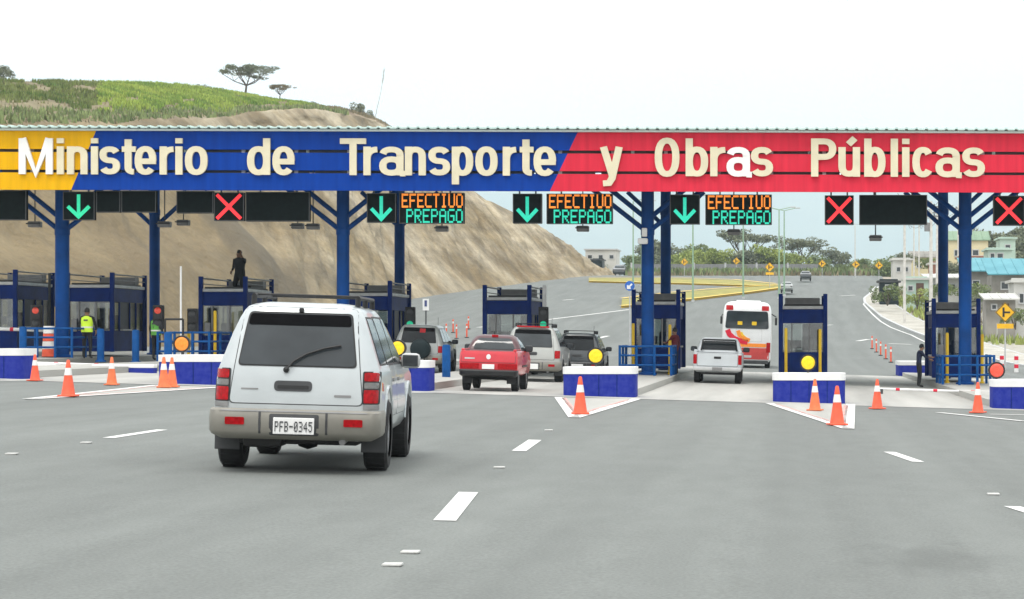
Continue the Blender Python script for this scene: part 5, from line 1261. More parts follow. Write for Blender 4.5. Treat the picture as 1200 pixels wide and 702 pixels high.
def far_car(px, py, D, paint, label, s=1., face=PI):
    p = place(px, py); t = empty('distant_car', p, label, 'car', None, face, s)
    B = Body([(.22, .7, .1, 3.9, .2, .2), (.4, .8, 0, 4.0, .2, .3), (.75, .8, 0, 3.95, .2, .3), (.9, .78, .1, 3.6, .2, .4), (.95, .75, .5, 2.9, .2, .3), (1.25, .62, .9, 2.3, .2, .3), (1.38, .5, 1.1, 2.0, .2, .3)])
    o = B.mesh().build('body', [M_[paint], M_['black']], t, 32); cut_wheels(o, (.8, 3.1), (.34, .3), .8); add_wheels(t, (.8, 3.1), .68, .3, .2)
    mb = MB(); mb.box((0, 2.62, 1.12), (1.15, .06, .28), M=Matrix.Rotation(R(55), 4, 'X')); mb.build('windscreen', M_['glass'], t)
    B.rear_patch(rpoly(-.6, .6, .98, 1.25, .04, 2, -.5, .5), .012).build('rear_window', M_['glass'], t)
    for sg in (-1, 1):
        B.side_patch(rpoly(1.0, 2.4, .97, 1.25, .04, 2, 1.2, 2.1), sg, .01).build('side_window', M_['glass'], t)
        mb = MB(); mb.box((sg * .58, 3.93, .62), (.3, .1, .14), bev=.02); mb.build('headlight', M_['clear_lens'], t)
        B.rear_patch(rpoly(min(sg * .5, sg * .75), max(sg * .5, sg * .75), .6, .75, .02, 2), .01).build('tail_light', M_['red_lens'], t)
    vroll(t); return t
far_car(922, 344, 300, 'grey_paint', 'pale distant car just above the booth right of the bus', 1.05)
far_car(944, 330, 360, 'dark_paint', 'dark distant car farther up the road', 1.1)
far_car(728, 318, 430, 'dark_paint', 'tiny dark car in the distance by the hill foot', 1.5)

# ------------------------------------------------------------------ people
def person(loc, rz, label, J, shirt, trousers, vest=None, cap=None, s=1., fat=1.05):
    """one skinned surface grown from a posed skeleton; J overrides joint positions (facing +Y)"""
    t = empty('person', loc, label, 'person', None, rz, s)
    j = dict(pelvis=(0, 0, .95), waist=(0, 0, 1.08), chest=(0, .0, 1.27), upper=(0, 0, 1.42), neck=(0, .005, 1.505), head=(0, .02, 1.585), crown=(0, .02, 1.68), nose=(0, .125, 1.60),
             shL=(-.19, 0, 1.42), elL=(-.25, -.02, 1.14), wrL=(-.25, .08, .90), shR=(.19, 0, 1.42), elR=(.25, -.02, 1.14), wrR=(.25, .08, .90),
             hiL=(-.095, 0, .90), knL=(-.11, .03, .50), anL=(-.11, -.02, .09), toL=(-.13, .15, .045), hiR=(.095, 0, .90), knR=(.11, .03, .50), anR=(.11, -.02, .09), toR=(.13, .15, .045))
    j.update(J)
    rad = dict(pelvis=(.155, .105), waist=(.14, .095), chest=(.165, .11), upper=(.14, .09), neck=(.055, .055), head=(.080, .095), crown=(.068, .082), nose=(.016, .016), shL=(.065, .065), elL=(.045, .045), wrL=(.030, .030), shR=(.065, .065), elR=(.045, .045), wrR=(.03, .03),
               hiL=(.095, .095), knL=(.062, .062), anL=(.045, .045), toL=(.042, .038), hiR=(.095, .095), knR=(.062, .062), anR=(.045, .045), toR=(.042, .038))
    E = [('pelvis', 'waist'), ('waist', 'chest'), ('chest', 'upper'), ('upper', 'neck'), ('neck', 'head'), ('head', 'crown'), ('upper', 'shL'), ('shL', 'elL'), ('elL', 'wrL'), ('upper', 'shR'), ('shR', 'elR'), ('elR', 'wrR'),
         ('pelvis', 'hiL'), ('hiL', 'knL'), ('knL', 'anL'), ('anL', 'toL'), ('pelvis', 'hiR'), ('hiR', 'knR'), ('knR', 'anR'), ('anR', 'toR')]
    for sd in 'LR':       # hands: palm, four fingers, thumb
        wv, ev = Vector(j['wr' + sd]), Vector(j['el' + sd]); d = (wv - ev).normalized(); sg = -1 if sd == 'L' else 1
        q = d.orthogonal().normalized(); q = Vector((0, 1, 0)) - d * d.y; q = q.normalized() if q.length > .1 else Vector((1, 0, 0)); up = d.cross(q)
        j['pa' + sd] = tuple(wv + d * .07); rad['pa' + sd] = (.040, .022); E.append(('wr' + sd, 'pa' + sd))
        for k in range(4):
            o = q * (.03 - .02 * k); ln = (.075, .085, .08, .06)[k]
            j[f'f{sd}{k}a'] = tuple(wv + d * .11 + o); j[f'f{sd}{k}b'] = tuple(wv + d * (.11 + ln * .55) + o + up * sg * -.012); j[f'f{sd}{k}c'] = tuple(wv + d * (.11 + ln * .9) + o + up * sg * -.04)
            for c, r_ in (('a', .0095), ('b', .0088), ('c', .0075)): rad[f'f{sd}{k}{c}'] = (r_, r_)
            E += [('pa' + sd, f'f{sd}{k}a'), (f'f{sd}{k}a', f'f{sd}{k}b'), (f'f{sd}{k}b', f'f{sd}{k}c')]
        j[f't{sd}a'] = tuple(wv + d * .05 + q * .045); j[f't{sd}b'] = tuple(wv + d * .095 + q * .065 - up * sg * .01)
        rad[f't{sd}a'] = (.012, .012); rad[f't{sd}b'] = (.009, .009); E += [('pa' + sd, f't{sd}a'), (f't{sd}a', f't{sd}b')]
    keys = [k for k in j if k != 'nose']; idx = {k: i for i, k in enumerate(keys)}
    me = bpy.data.meshes.new('skeleton'); me.from_pydata([j[k] for k in keys], [(idx[a], idx[b]) for a, b in E], [])
    o = bpy.data.objects.new('skeleton', me); COL.objects.link(o)
    sm = o.modifiers.new('skin', 'SKIN'); sm.use_smooth_shade = True
    for i, k in enumerate(keys):
        me.skin_vertices[0].data[i].radius = tuple(q * (fat if len(k) > 3 or k[:2] in ('hi', 'kn') else 1.) for q in rad[k]); me.skin_vertices[0].data[i].use_root = (k == 'pelvis')
    sb = o.modifiers.new('sub', 'SUBSURF'); sb.levels = 2; sb.render_levels = 2
    dg = bpy.context.evaluated_depsgraph_get(); bme = bpy.data.meshes.new_from_object(o.evaluated_get(dg)); bpy.data.objects.remove(o)
    bme.materials.clear()
    for m in (shirt, trousers, M_['skin'], M_['black']): bme.materials.append(m)
    hands = [Vector(j['paL']), Vector(j['paR'])]; hd = Vector(j['head']); nk = Vector(j['neck']); pv = Vector(j['pelvis'])
    legs = [(Vector(j[a]), Vector(j[b])) for a, b in (('hiL', 'knL'), ('knL', 'anL'), ('hiR', 'knR'), ('knR', 'anR'))]; arms = [(Vector(j[a]), Vector(j[b])) for a, b in (('shL', 'elL'), ('elL', 'wrL'), ('shR', 'elR'), ('elR', 'wrR'))]
    feet = [Vector(j['toL']), Vector(j['toR']), Vector(j['anL']), Vector(j['anR'])]
    def sd_(p, a, b): u = max(0, min(1, (p - a).dot(b - a) / (b - a).length_squared)); return (p - a.lerp(b, u)).length
    tors = (pv + Vector((0, 0, .08)), Vector(j['upper']))
    for p in bme.polygons:
        c = p.center; p.use_smooth = True
        if min((c - h_).length for h_ in hands) < .125: p.material_index = 2; continue
        if (c - hd).length < .15 and c.z > nk.z - .01 or (c - Vector(j['crown'])).length < .12: p.material_index = 2; continue
        if min((c - f).length for f in feet) < .10: p.material_index = 3; continue
        p.material_index = 1 if min(sd_(c, *l) for l in legs) < min(min(sd_(c, *a) for a in arms), sd_(c, *tors) - .05) else 0
    body = bpy.data.objects.new('body', bme); COL.objects.link(body); body.parent = t
    cr_, hd = Vector(j['crown']), Vector(j['head']); fz = Vector(j['nose']) - hd; fz.z = 0; fz.normalize(); sdv = Vector((-fz.y, fz.x, 0))
    mb = MB()
    # hair as a shell over the back and top of the skull
    c = (cr_ + hd) / 2 + Vector((0, 0, .015)) - fz * .012; vs = []; fs = []; n1, n2 = 8, 14
    for a in range(n1 + 1):
        for b in range(n2):
            th = PI * .62 * a / n1; ph = 2 * PI * b / n2; d = Vector((math.sin(th) * math.cos(ph), math.sin(th) * math.sin(ph), math.cos(th)))
            if d.y > .1 and a > n1 * .55: d = d * .86
            vs.append(c + sdv * d.x * .092 + fz * d.y * .108 + Vector((0, 0, d.z * .122)))
    for a in range(n1):
        for b in range(n2): fs.append((a * n2 + b, a * n2 + (b + 1) % n2, (a + 1) * n2 + (b + 1) % n2, (a + 1) * n2 + b))
    mb.add(vs, fs); mb.build('cap' if cap else 'hair', cap or M_['hair'], t, 60)
    mb = MB(); f0 = hd + fz * .088
    mb.tube(f0 + Vector((0, 0, .035)), f0 + fz * .03 + Vector((0, 0, -.01)), .008, .016, 6); mb.build('nose', M_['skin'], t, 60)
    for sg in (-1, 1):
        mb = MB(); e = hd + fz * .085 + sdv * .034 * sg + Vector((0, 0, .035)); mb.box(e, (.022, .02, .012), bev=.004); mb.build('eye', M_['black'], t)
        mb = MB(); e = hd + sdv * .088 * sg + Vector((0, 0, .015)); mb.box(e, (.018, .035, .06), bev=.008); mb.build('ear', M_['skin'], t)
    mb = MB(); mb.box(hd + fz * .09 + Vector((0, 0, -.05)), (.05, .012, .012), bev=.003); mb.build('mouth', mat('lips', (.2, .08, .06)), t)
    if vest:
        B = [(.92, .20, .15), (1.1, .195, .145), (1.30, .21, .15), (1.42, .20, .135), (1.475, .12, .09)]; vs = []; fs = []; n = 20
        off = Vector(j['chest']); 
        for z, a, b in B:
            u = (z - 1.0) / .45; cxy = pv.lerp(Vector(j['upper']), min(1, u))
            for k in range(n): th = 2 * PI * k / n; vs.append((cxy.x + a * math.cos(th), cxy.y + b * math.sin(th), z))
        for r_ in range(len(B) - 1):
            for k in range(n): fs.append((r_ * n + k, r_ * n + (k + 1) % n, (r_ + 1) * n + (k + 1) % n, (r_ + 1) * n + k))
        mb = MB(); mb.add(vs, fs); v = mb.build('safety_vest', vest, t, 60)
        mb = MB(); mb.lathe([(.202, 1.06), (.203, 1.11)], 20); mb.v = [(x + pv.x, y * .74 + pv.y, z) for x, y, z in mb.v]; mb.build('reflective_strip', M_['reflective'], v)
        mb = MB(); mb.box((pv.x, pv.y - .156, 1.33), (.14, .01, .05)); mb.build('back_print', M_['dark_grey'], v)
    return t
p = G(102, 78.6, .16)
person(p, 0, 'worker in a lime safety vest and black trousers seen from behind', dict(elR=(.30, .0, 1.16), wrR=(.27, .12, .96), elL=(-.29, 0, 1.16), wrL=(-.26, .14, 1.0)), M_['cloth_black'], M_['cloth_black'], M_['vest'], s=.99)
p = G(183, 79, .16)
person(p, R(-20), 'worker in dark clothes and a green vest standing by the first rear column', dict(), M_['cloth_black'], M_['cloth_black'], M_['vest_green'], s=.95)
b = (GX(281, 85.4), 85.4)
person((b[0], b[1], gz(-20.3, BY) + .18 + 2.83 * .93), R(160), 'man in black kneeling on the roof of a toll booth with one hand raised', dict(pelvis=(0, -.02, .50), waist=(0, 0, .64), chest=(0, .01, .83), upper=(0, .01, .98), neck=(0, .02, 1.065), head=(0, .04, 1.145), crown=(0, .04, 1.24), nose=(0, .145, 1.16), shL=(-.2, .01, .98), elL=(-.29, .12, .86), wrL=(-.23, .22, 1.10), shR=(.2, .01, .98), elR=(.27, -.02, .71), wrR=(.22, .16, .58), hiL=(-.11, -.02, .46), knL=(-.15, .10, .075), anL=(-.14, -.32, .07), toL=(-.14, -.46, .05), hiR=(.11, -.02, .46), knR=(.15, .10, .075), anR=(.14, -.32, .07), toR=(.14, -.46, .05)), M_['cloth_black'], M_['cloth_black'], s=1.08, fat=1.3)
p = G(1077, 79.2, .02)
person(p, R(-78), 'person in dark navy clothes reaching towards the right booth', dict(elL=(-.17, .24, 1.27), wrL=(-.12, .48, 1.22), elR=(.18, .20, 1.22), wrR=(.12, .42, 1.12), upper=(0, .06, 1.41), neck=(0, .09, 1.49), head=(0, .12, 1.565), crown=(0, .13, 1.66), nose=(0, .22, 1.58), shL=(-.19, .06, 1.41), shR=(.19, .06, 1.41)), M_['cloth_navy'], M_['cloth_black'], cap=M_['cloth_black'], s=.86)
p = G(791, 80.6, .16)
person(p, R(60), 'attendant in dark red clothing on the right side of the booth with paired columns', dict(elL=(-.2, .2, 1.2), wrL=(-.1, .36, 1.2)), mat('cloth_maroon', (.12, .012, .02), .9), M_['cloth_navy'], s=.95)

# ------------------------------------------------------------------ trees
def leaf_mesh(name, clumps, per, size, m, seed):
    """many small leaf faces in clumps: clumps = [(centre, radius xyz)]"""
    g = np.random.default_rng(seed); V = []; Fc = []; c = 0
    for cen, rad in clumps:
        d = g.normal(size=(per, 3)); d /= np.linalg.norm(d, axis=1)[:, None]; r = g.uniform(.35, 1., per) ** .6
        pts = np.array(cen) + d * r[:, None] * np.array(rad)
        a = g.normal(size=(per, 3)); a /= np.linalg.norm(a, axis=1)[:, None]; b = np.cross(a, g.normal(size=(per, 3))); b /= np.linalg.norm(b, axis=1)[:, None]
        s = size * g.uniform(.5, 1.35, per)[:, None]
        q = np.stack([pts - a * s, pts - b * s * .6, pts + a * s, pts + b * s * .6], 1).reshape(-1, 3)
        V.append(q); Fc += [(c + 4 * k, c + 4 * k + 1, c + 4 * k + 2, c + 4 * k + 3) for k in range(per)]; c += 4 * per
    me = bpy.data.meshes.new(name); me.from_pydata(np.concatenate(V).tolist(), [], Fc); me.materials.append(m); return me
def limb(mb, p, d, ln, r, depth, rg, tips, spread=.6, lift=.15):
    q = Vector(p)
    for k in range(3):
        d = (d + Vector((rg.uniform(-.2, .2), rg.uniform(-.2, .2), rg.uniform(-.05, .1)))).normalized(); e = q + d * ln / 3
        mb.tube(q, e, r * (1 - k * .2), r * (1 - (k + 1) * .2), n=7, caps=False); q = e
    if depth == 0: tips.append(q); return
    for k in range(rg.randint(2, 3)):
        a = rg.uniform(0, 2 * PI); limb(mb, q, (d + Vector((math.cos(a) * spread, math.sin(a) * spread, lift))).normalized(), ln * rg.uniform(.6, .85), r * .45, depth - 1, rg, tips, spread, lift)
def tree(kind, seed, H, leafm, label, loc, group=None, name=None):
    rg = random.Random(seed); t = empty(name or 'tree', loc, label, 'tree', group)
    tr = MB(); tips = []
    if kind == 'acacia':      # flat umbrella crown on forked limbs
        tr.tube((0, 0, -.4), (.05 * H, 0, H * .36), .035 * H, .024 * H, 9, caps=False)
        for k in range(7):
            a = 2 * PI * k / 7 + rg.uniform(-.4, .4); ro = rg.uniform(.26, .62) * H; e = Vector((math.cos(a) * ro + .05 * H, math.sin(a) * ro * .8, H * (.94 - .32 * (ro / (.62 * H)) ** 2 + rg.uniform(-.05, .03)))); mid = Vector((.05 * H, 0, H * .36)).lerp(e, .5) + Vector((0, 0, -.04 * H))
            tr.tube((.05 * H, 0, H * .36), mid, .016 * H, .011 * H, 7, caps=False); tr.tube(mid, e, .011 * H, .005 * H, 7, caps=False); tips.append(e)
            for q in range(2): e2 = mid + Vector((rg.uniform(-.25, .25) * H, rg.uniform(-.2, .2) * H, H * rg.uniform(.22, .3))); tr.tube(mid, e2, .007 * H, .003 * H, 6, caps=False); tips.append(e2)
        cl = []
        for e in tips:
            for q in range(3): cl.append(((e.x + rg.gauss(0, .10) * H, e.y + rg.gauss(0, .08) * H, e.z + rg.uniform(-.05, .05) * H), (.14 * H, .12 * H, .04 * H)))
        me = leaf_mesh('crown', cl, 70, .020 * H, leafm, seed)
    elif kind == 'bush':
        tips = []
        for k in range(5): a = rg.uniform(0, 2 * PI); tr.tube((0, 0, -.2), (math.cos(a) * .3 * H, math.sin(a) * .3 * H, .6 * H), .03 * H, .012 * H, 6, caps=False)
        cl = [((rg.gauss(0, .36) * H, rg.gauss(0, .3) * H, rg.uniform(.2, .85) * H), (.26 * H, .24 * H, .20 * H)) for k in range(13)]
        me = leaf_mesh('crown', cl, 150, .042 * H, leafm, seed)
    else:                     # broad, open, uneven crown
        tr.tube((0, 0, -.4), (0, 0, H * .22), .04 * H, .03 * H, 9, caps=False)
        for k in range(4): a = 2 * PI * k / 4 + rg.uniform(-.5, .5); limb(tr, (0, 0, H * .2), Vector((math.cos(a) * .8, math.sin(a) * .8, .8)).normalized(), H * .26, .018 * H, 1, rg, tips, .7, .35)
        cl = []
        for e in tips:
            for q in range(3): cl.append(((e.x + rg.gauss(0, .12) * H, e.y + rg.gauss(0, .10) * H, min(.90 * H, e.z + rg.uniform(-.18, .18) * H)), tuple(rg.uniform(.12, .20) * H * np.array((1.2, 1.1, .75)))))
        me = leaf_mesh('crown', cl, 120, .030 * H, leafm, seed)
    tr.build('trunk', M_['bark'], t, 60); c = bpy.data.objects.new('crown', me); COL.objects.link(c); c.parent = t
    return t
def hill_top(px, back=0.):      # skyline point of the hill above pixel column px
    best = min(range(NT), key=lambda i: abs(HP[i][NF + NG].x / HP[i][NF + NG].y * F + CX - px)); return HP[best][NF + NG].copy()
p = hill_top(290); tree('acacia', 5, 6.0, M_['leaf_c'], 'umbrella shaped acacia standing on the hill skyline', p - Vector((0, 1, .9)), name='acacia_tree')
p = hill_top(328); tree('acacia', 9, 3.0, M_['leaf_dry'], 'small sparse acacia right of the big one on the skyline', p - Vector((0, 1, .3)), name='acacia_tree')
p = hill_top(14); tree('bush', 12, 1.5, M_['leaf_c'], 'small dark tree at the far left of the hilltop', p - Vector((0, 2, -.1)))
p = hill_top(3); tree('bush', 13, 1.9, M_['leaf_c'], 'dark bush at the left edge of the hilltop', p - Vector((0, 2, .5)), name='bush')
for px, hgt, lb in ((427, 2.6, 'grey green bush at the edge of the bare hill shoulder'), (437, 2.2, 'dark bush at the right end of the hilltop above the sign'), (372, 1.3, 'little bush on the dry slope right of the acacias'), (246, 1.2, 'dark bush on the skyline field left of the big acacia'), (262, .9, 'low bush on the field just left of the big acacia')):
    p = hill_top(px); tree('bush', int(px), hgt, M_['leaf_c'], lb, p - Vector((0, 3, .7)), name='bush')
# tall flowering stalk of an agave
p = hill_top(441); t = empty('agave_stalk', p - Vector((0, 2, .6)), 'thin leaning agave flower stalk against the white sky', 'plant')
mb = MB(); pts = [(0, 0, 0), (.5, 0, 2.6), (1.1, 0, 5.2), (1.5, 0, 7.6), (1.8, 0, 9.6)]
for k in range(4): mb.tube(pts[k], pts[k + 1], .055 - .008 * k, .047 - .008 * k, 6)
mb.build('stalk', M_['leaf_dry'], t); mb = MB()
for k in range(14):
    a = 2 * PI * k / 14; mb.add([(0, .05, 0), (.12 * math.cos(a), .12 * math.sin(a), .15), (1.1 * math.cos(a), 1.1 * math.sin(a), .75 + .2 * (k % 3)), (.12 * math.cos(a + .6), .12 * math.sin(a + .6), .1)], [(0, 1, 2, 3)])
mb.build('rosette', M_['leaf_c'], t)
me = leaf_mesh('flower_head', [((1.45 + .1 * k / 2, 0, 7.2 + .5 * k), (.16, .16, .28)) for k in range(5)], 22, .07, M_['leaf_dry'], 4); link('flower_head', me, t)

# tree belt beyond the crest
TB = [('broad', 772, 316, 440, 47, 'leaf_c', 'hazy grey green tree behind the paired third columns'), ('broad', 700, 310, 470, 26, 'leaf_c', 'low grey tree beside the distant white building'),
      ('acacia', 868, 312, 440, 50, 'leaf_c', 'big spreading acacia above the white bus'), ('acacia', 936, 311, 450, 43, 'leaf_c', 'flat crowned acacia right of the double lamp posts'), ('broad', 978, 312, 450, 34, 'leaf_c', 'dark tree left of the orange red cross signal'),
      ('broad', 800, 316, 432, 36, 'leaf_b', 'light green tree left of the bus'), ('broad', 838, 316, 430, 34, 'leaf_b', 'yellow green tree just above the bus'), ('broad', 896, 316, 430, 38, 'leaf_b', 'bright green tree behind the yellow warning sign'), ('broad', 925, 316, 434, 32, 'leaf_b', 'light green tree right of the double lamp posts'),
      ('broad', 747, 318, 432, 30, 'leaf_a', 'dark green tree left of the third column'), ('broad', 955, 318, 434, 28, 'leaf_a', 'bushy tree on the far bend'), ('broad', 1012, 318, 440, 24, 'leaf_a', 'low green tree on the right of the far bend'), ('broad', 1040, 318, 430, 22, 'leaf_a', 'low green tree at the end of the far bend'),
      ('broad', 818, 316, 455, 44, 'leaf_a', 'dark tree rising behind the light green trees above the pickup'), ('bush', 785, 318, 428, 16, 'leaf_b', 'round bush at the wall left of the pickup'), ('bush', 860, 319, 428, 15, 'leaf_a', 'low bush by the wall above the bus roof'), ('bush', 990, 319, 428, 15, 'leaf_a', 'low bush on the outside of the far bend'), ('bush', 1025, 322, 425, 12, 'leaf_dry', 'dry bush at the far bend beside the warning signs'),
      ('broad', 1180, 300, 380, 42, 'leaf_c', 'grey green tree behind the turquoise roof'), ('broad', 1199, 304, 360, 30, 'leaf_c', 'dark tree at the right edge behind the houses'), ('broad', 1050, 325, 400, 28, 'leaf_a', 'green tree behind the small roadside houses')]
for k, (kind, px, py, D, hp, lm, lb) in enumerate(TB):
    H = hp / F * D; x = GX(px, D); z = min(gz(x, D), CAMZ + (CY - py) / F * D) if k < 18 else CAMZ + (CY - py) / F * D - 2
    if k >= 18: H += 2
    tree(kind, 100 + k, H * (1.25 if kind == 'acacia' else 1.15), M_[lm], lb, (x, D, z), 'trees beyond the road')

LM = [(742, 'left of the third front column'), (768, 'behind the paired third columns'), (800, 'below the third arrow signal'), (826, 'below the EFECTIVO board by the bus'), (850, 'above the pickup truck'), (876, 'directly above the bus'), (900, 'behind the yellow sign with a sub plate'), (918, 'behind the twin green lamp posts'), (940, 'above the booth right of the bus'), (965, 'below the orange red cross signal'), (990, 'where the road bends out of sight')]
def belt_label(px, k):
    q = min(LM, key=lambda a: abs(a[0] - px)); side = '' if abs(q[0] - px) < 5 else ('just left, ' if px < q[0] else 'just right, ')
    return f"{('dark green', 'light green', 'yellow green', 'mid green', 'grey green')[k % 5]} {'tree' if k % 3 else 'rounded bush'} in the belt {side}{q[1]}"
g_ = random.Random(3)
for k in range(24):
    px = 742 + 9.6 * k + g_.uniform(-4, 4); D = 428 + 1.2 * (k * 7 % 24); hp = g_.uniform(24, 34) * (1.1 if 760 < px < 930 else .75); H_ = hp / F * D * 1.15
    tree('broad' if k % 3 else 'bush', 300 + k, H_ if k % 3 else H_ * .62, M_[('leaf_a', 'leaf_b', 'leaf_b', 'leaf_a', 'leaf_c')[k % 5]], belt_label(px, k), (GX(px, D), D, gz(GX(px, D), D) - .3), 'trees in the dense belt beyond the crest')
def scrub(px0, px1, D0, D1, n, size, m, label):
    def f():
        D = random.uniform(D0, D1); x = GX(random.uniform(px0, px1), D); return Vector((x, D, gz(x, D) - .1)), 1.
    tufts('scrub', n, f, size, m, label)
scrub(735, 1060, 405, 428, 2600, 1.3, M_['leaf_a'], 'green scrub along the far roadside')
scrub(735, 1060, 400, 420, 1200, .9, M_['leaf_dry'], 'dry grass along the far roadside')
def vf():
    y = random.uniform(205, 330); x = lerp_tab(XR, y) + random.uniform(3.8, 16); return Vector((x, y, gz(x, y) - .1)), 1.
tufts('verge_grass', 2600, vf, .45, M_['leaf_dry'], 'dry grass on the verge beside the pavement')
def vf2():
    y = random.uniform(190, 300); x = lerp_tab(XR, y) + random.uniform(3.8, 7); return Vector((x, y, gz(x, y) - .1)), 1.
tufts('verge_grass', 900, vf2, .7, M_['leaf_b'], 'green weeds behind the pavement kerb')
# low wall along the far road
def wall(px0, px1, D, h, m, label):
    a, b = G(px0, D), G(px1, D); t = empty('roadside_wall', a, label, 'wall'); n = int((b.x - a.x) / 6) + 1; st = (b.x - a.x) / n
    for k in range(n):
        mb = MB(); zz = gz(a.x + st * (k + .5), D) - a.z; mb.box((st * (k + .5), 0, zz + h / 2 - .3), (st - .35, .25, h + .6)); mb.build('wall_panel', M_[m], t)
        mb = MB(); mb.box((st * k, 0, zz + h / 2 - .2), (.34, .36, h + .9)); mb.build('pier', M_['light_grey'], t)
wall(740, 960, 426, 2.2, 'mid_grey', 'low grey wall under the distant trees')

# ------------------------------------------------------------------ buildings
def house(loc, w_, d_, h, wallm, label, roof='flat', roofm=M_['light_grey'], wins=(), door=None, rz=0., over=.3, rh=1.2, base=2.):
    t = empty('house', loc, label, 'house', None, rz)
    mb = MB(); mb.box((0, d_ / 2, (h - base) / 2), (w_, d_, h + base)); mb.build('wall', wallm, t)
    if roof == 'flat': mb = MB(); mb.box((0, d_ / 2, h + .12), (w_ + over * 2, d_ + over * 2, .24)); mb.build('roof', roofm, t); mb = MB(); mb.box((0, d_ / 2, h + .3), (w_ * .98, .2, .3)); mb.build('parapet', wallm, t)
    elif roof == 'gable':
        mb = MB(); W2 = w_ / 2 + over; D2 = d_ + over
        mb.add([(-W2, -over, h), (W2, -over, h), (W2, D2, h), (-W2, D2, h), (-W2, d_ / 2, h + rh), (W2, d_ / 2, h + rh), (-W2, -over, h + .12), (W2, -over, h + .12), (-W2, d_ / 2, h + rh + .12), (W2, d_ / 2, h + rh + .12), (W2, D2, h + .12), (-W2, D2, h + .12)],
               [(6, 7, 9, 8), (8, 9, 10, 11), (0, 1, 7, 6), (1, 2, 10, 9, 7), (0, 6, 8, 11, 3), (2, 3, 11, 10), (0, 3, 2, 1)])
        rf = mb.build('roof', roofm, t); mb = MB(); nr = max(4, int(w_ / .9))
        for k in range(nr + 1):
            x = -W2 + 2 * W2 * k / nr; mb.tube((x, -over, h + .14), (x, d_ / 2, h + rh + .14), .05, n=5)
        mb.build('roof_rib', roofm, rf)
    elif roof == 'shed':
        mb = MB(); W2 = w_ / 2 + over
        mb.add([(-W2, -over - .4, h - .05), (W2, -over - .4, h - .05), (W2, d_ + over, h + rh), (-W2, d_ + over, h + rh), (-W2, -over - .4, h + .07), (W2, -over - .4, h + .07), (W2, d_ + over, h + rh + .12), (-W2, d_ + over, h + rh + .12)], [(0, 3, 2, 1), (4, 5, 6, 7), (0, 1, 5, 4), (1, 2, 6, 5), (2, 3, 7, 6), (3, 0, 4, 7)])
        rf = mb.build('roof', roofm, t); mb = MB(); nr = max(4, int(w_ / .8))
        for k in range(nr + 1): x = -W2 + 2 * W2 * k / nr; mb.tube((x, -over - .4, h + .09), (x, d_ + over, h + rh + .14), .05, n=5)
        mb.build('roof_rib', roofm, rf)
    for (cx, cz, ww, wh) in wins:
        mb = MB()
        for s in (-1, 1): mb.box((cx + s * ww / 2, -.04, cz), (.12, .14, wh + .12)); mb.box((cx, -.042, cz + s * wh / 2), (ww, .14, .12))
        f = mb.build('window', M_['light_grey'], t); mb = MB(); mb.box((cx, -.01, cz), (ww - .1, .06, wh - .1)); mb.build('pane', M_['glass'], f)
    if door:
        cx, ww, hh = door; mb = MB(); mb.box((cx, -.02, hh / 2), (ww, .1, hh)); dd = mb.build('door', M_['door_brown'], t); mb = MB(); mb.box((cx + ww * .35, -.09, hh * .48), (.08, .06, .16)); mb.build('handle', M_['alu'], dd)
    return t
M_['door_brown'] = mat('door_brown', (.10, .05, .035), .7, var=.2)
M_['turquoise'] = mat('turquoise', (.05, .25, .31), .6, col2=(.10, .33, .385), scale=.3)
M_['green_roof'] = mat('green_roof', (.16, .26, .17), .7, col2=(.24, .33, .22), scale=.4)
M_['wall_white'] = mat('wall_white', (.46, .46, .43), .85, col2=(.60, .60, .57), scale=.3)
M_['wall_cream'] = mat('wall_cream', (.62, .54, .32), .85, col2=(.68, .62, .42), scale=.4)
M_['wall_green'] = mat('wall_green', (.36, .50, .43), .85, col2=(.46, .58, .50), scale=.4)
M_['wall_grey'] = mat('wall_grey', (.20, .19, .17), .9, col2=(.34, .32, .29), scale=.5)
M_['brick_red'] = mat('brick_red', (.25, .10, .07), .9, col2=(.33, .16, .11), scale=1.)
def H(px0, px1, py_base, py_top, D, wm, label, **k):
    x0, x1 = GX(px0, D), GX(px1, D); xm = (x0 + x1) / 2; zb = CAMZ + (CY - py_base) / F * D; h = (py_base - py_top) / F * D
    return house((xm, D, zb), x1 - x0, k.pop('d', 7), h, M_[wm], label, base=max(1., zb - gz(xm, D) + 2.5), **k)
# left distance: white building by the hill foot
H(686, 722, 320, 293, 470, 'wall_white', 'distant white flat roofed building at the hill foot', wins=((-2.2, 3.3, .9, .8), (0, 3.3, .9, .8), (2.2, 3.3, .9, .8)), door=(-1, 2.4, 2.6), d=10)
H(693, 706, 322, 305, 455, 'teal_dark', 'dark blue grey shed in front of the distant white building', roofm=M_['dark_grey'], d=5)
# right: village
H(1112, 1158, 312, 282, 330, 'wall_cream', 'cream yellow house with a green roof behind the right columns', roof='gable', roofm=M_['green_roof'], wins=((-1.6, 1.9, .9, .9), (1.0, 1.9, .9, .9)), rh=1.4)
H(1126, 1168, 318, 302, 310, 'wall_white', 'low white house below the cream yellow one', roof='flat', roofm=M_['brick_red'], wins=((-1.4, 1., .8, .7), (.6, 1., .8, .7)))
H(1158, 1186, 312, 293, 300, 'wall_green', 'pale green house above the turquoise roofs', wins=((0, 1.3, .8, .8), (-1.0, 1.3, .6, .8)), roofm=M_['wall_green'])
H(1132, 1176, 350, 318, 265, 'wall_grey', 'house under the left turquoise roof beside the right column', roof='shed', roofm=M_['turquoise'], wins=((-1.0, 1.7, .8, .8),), door=(.8, .9, 2.0), rh=1.7, over=.5)
H(1163, 1222, 352, 322, 250, 'wall_grey', 'broad building with the large turquoise roof at the right edge', roof='shed', roofm=M_['turquoise'], wins=((-1.4, 1.6, .8, .8), (1.2, 1.6, .8, .8)), rh=1.9, over=.6)
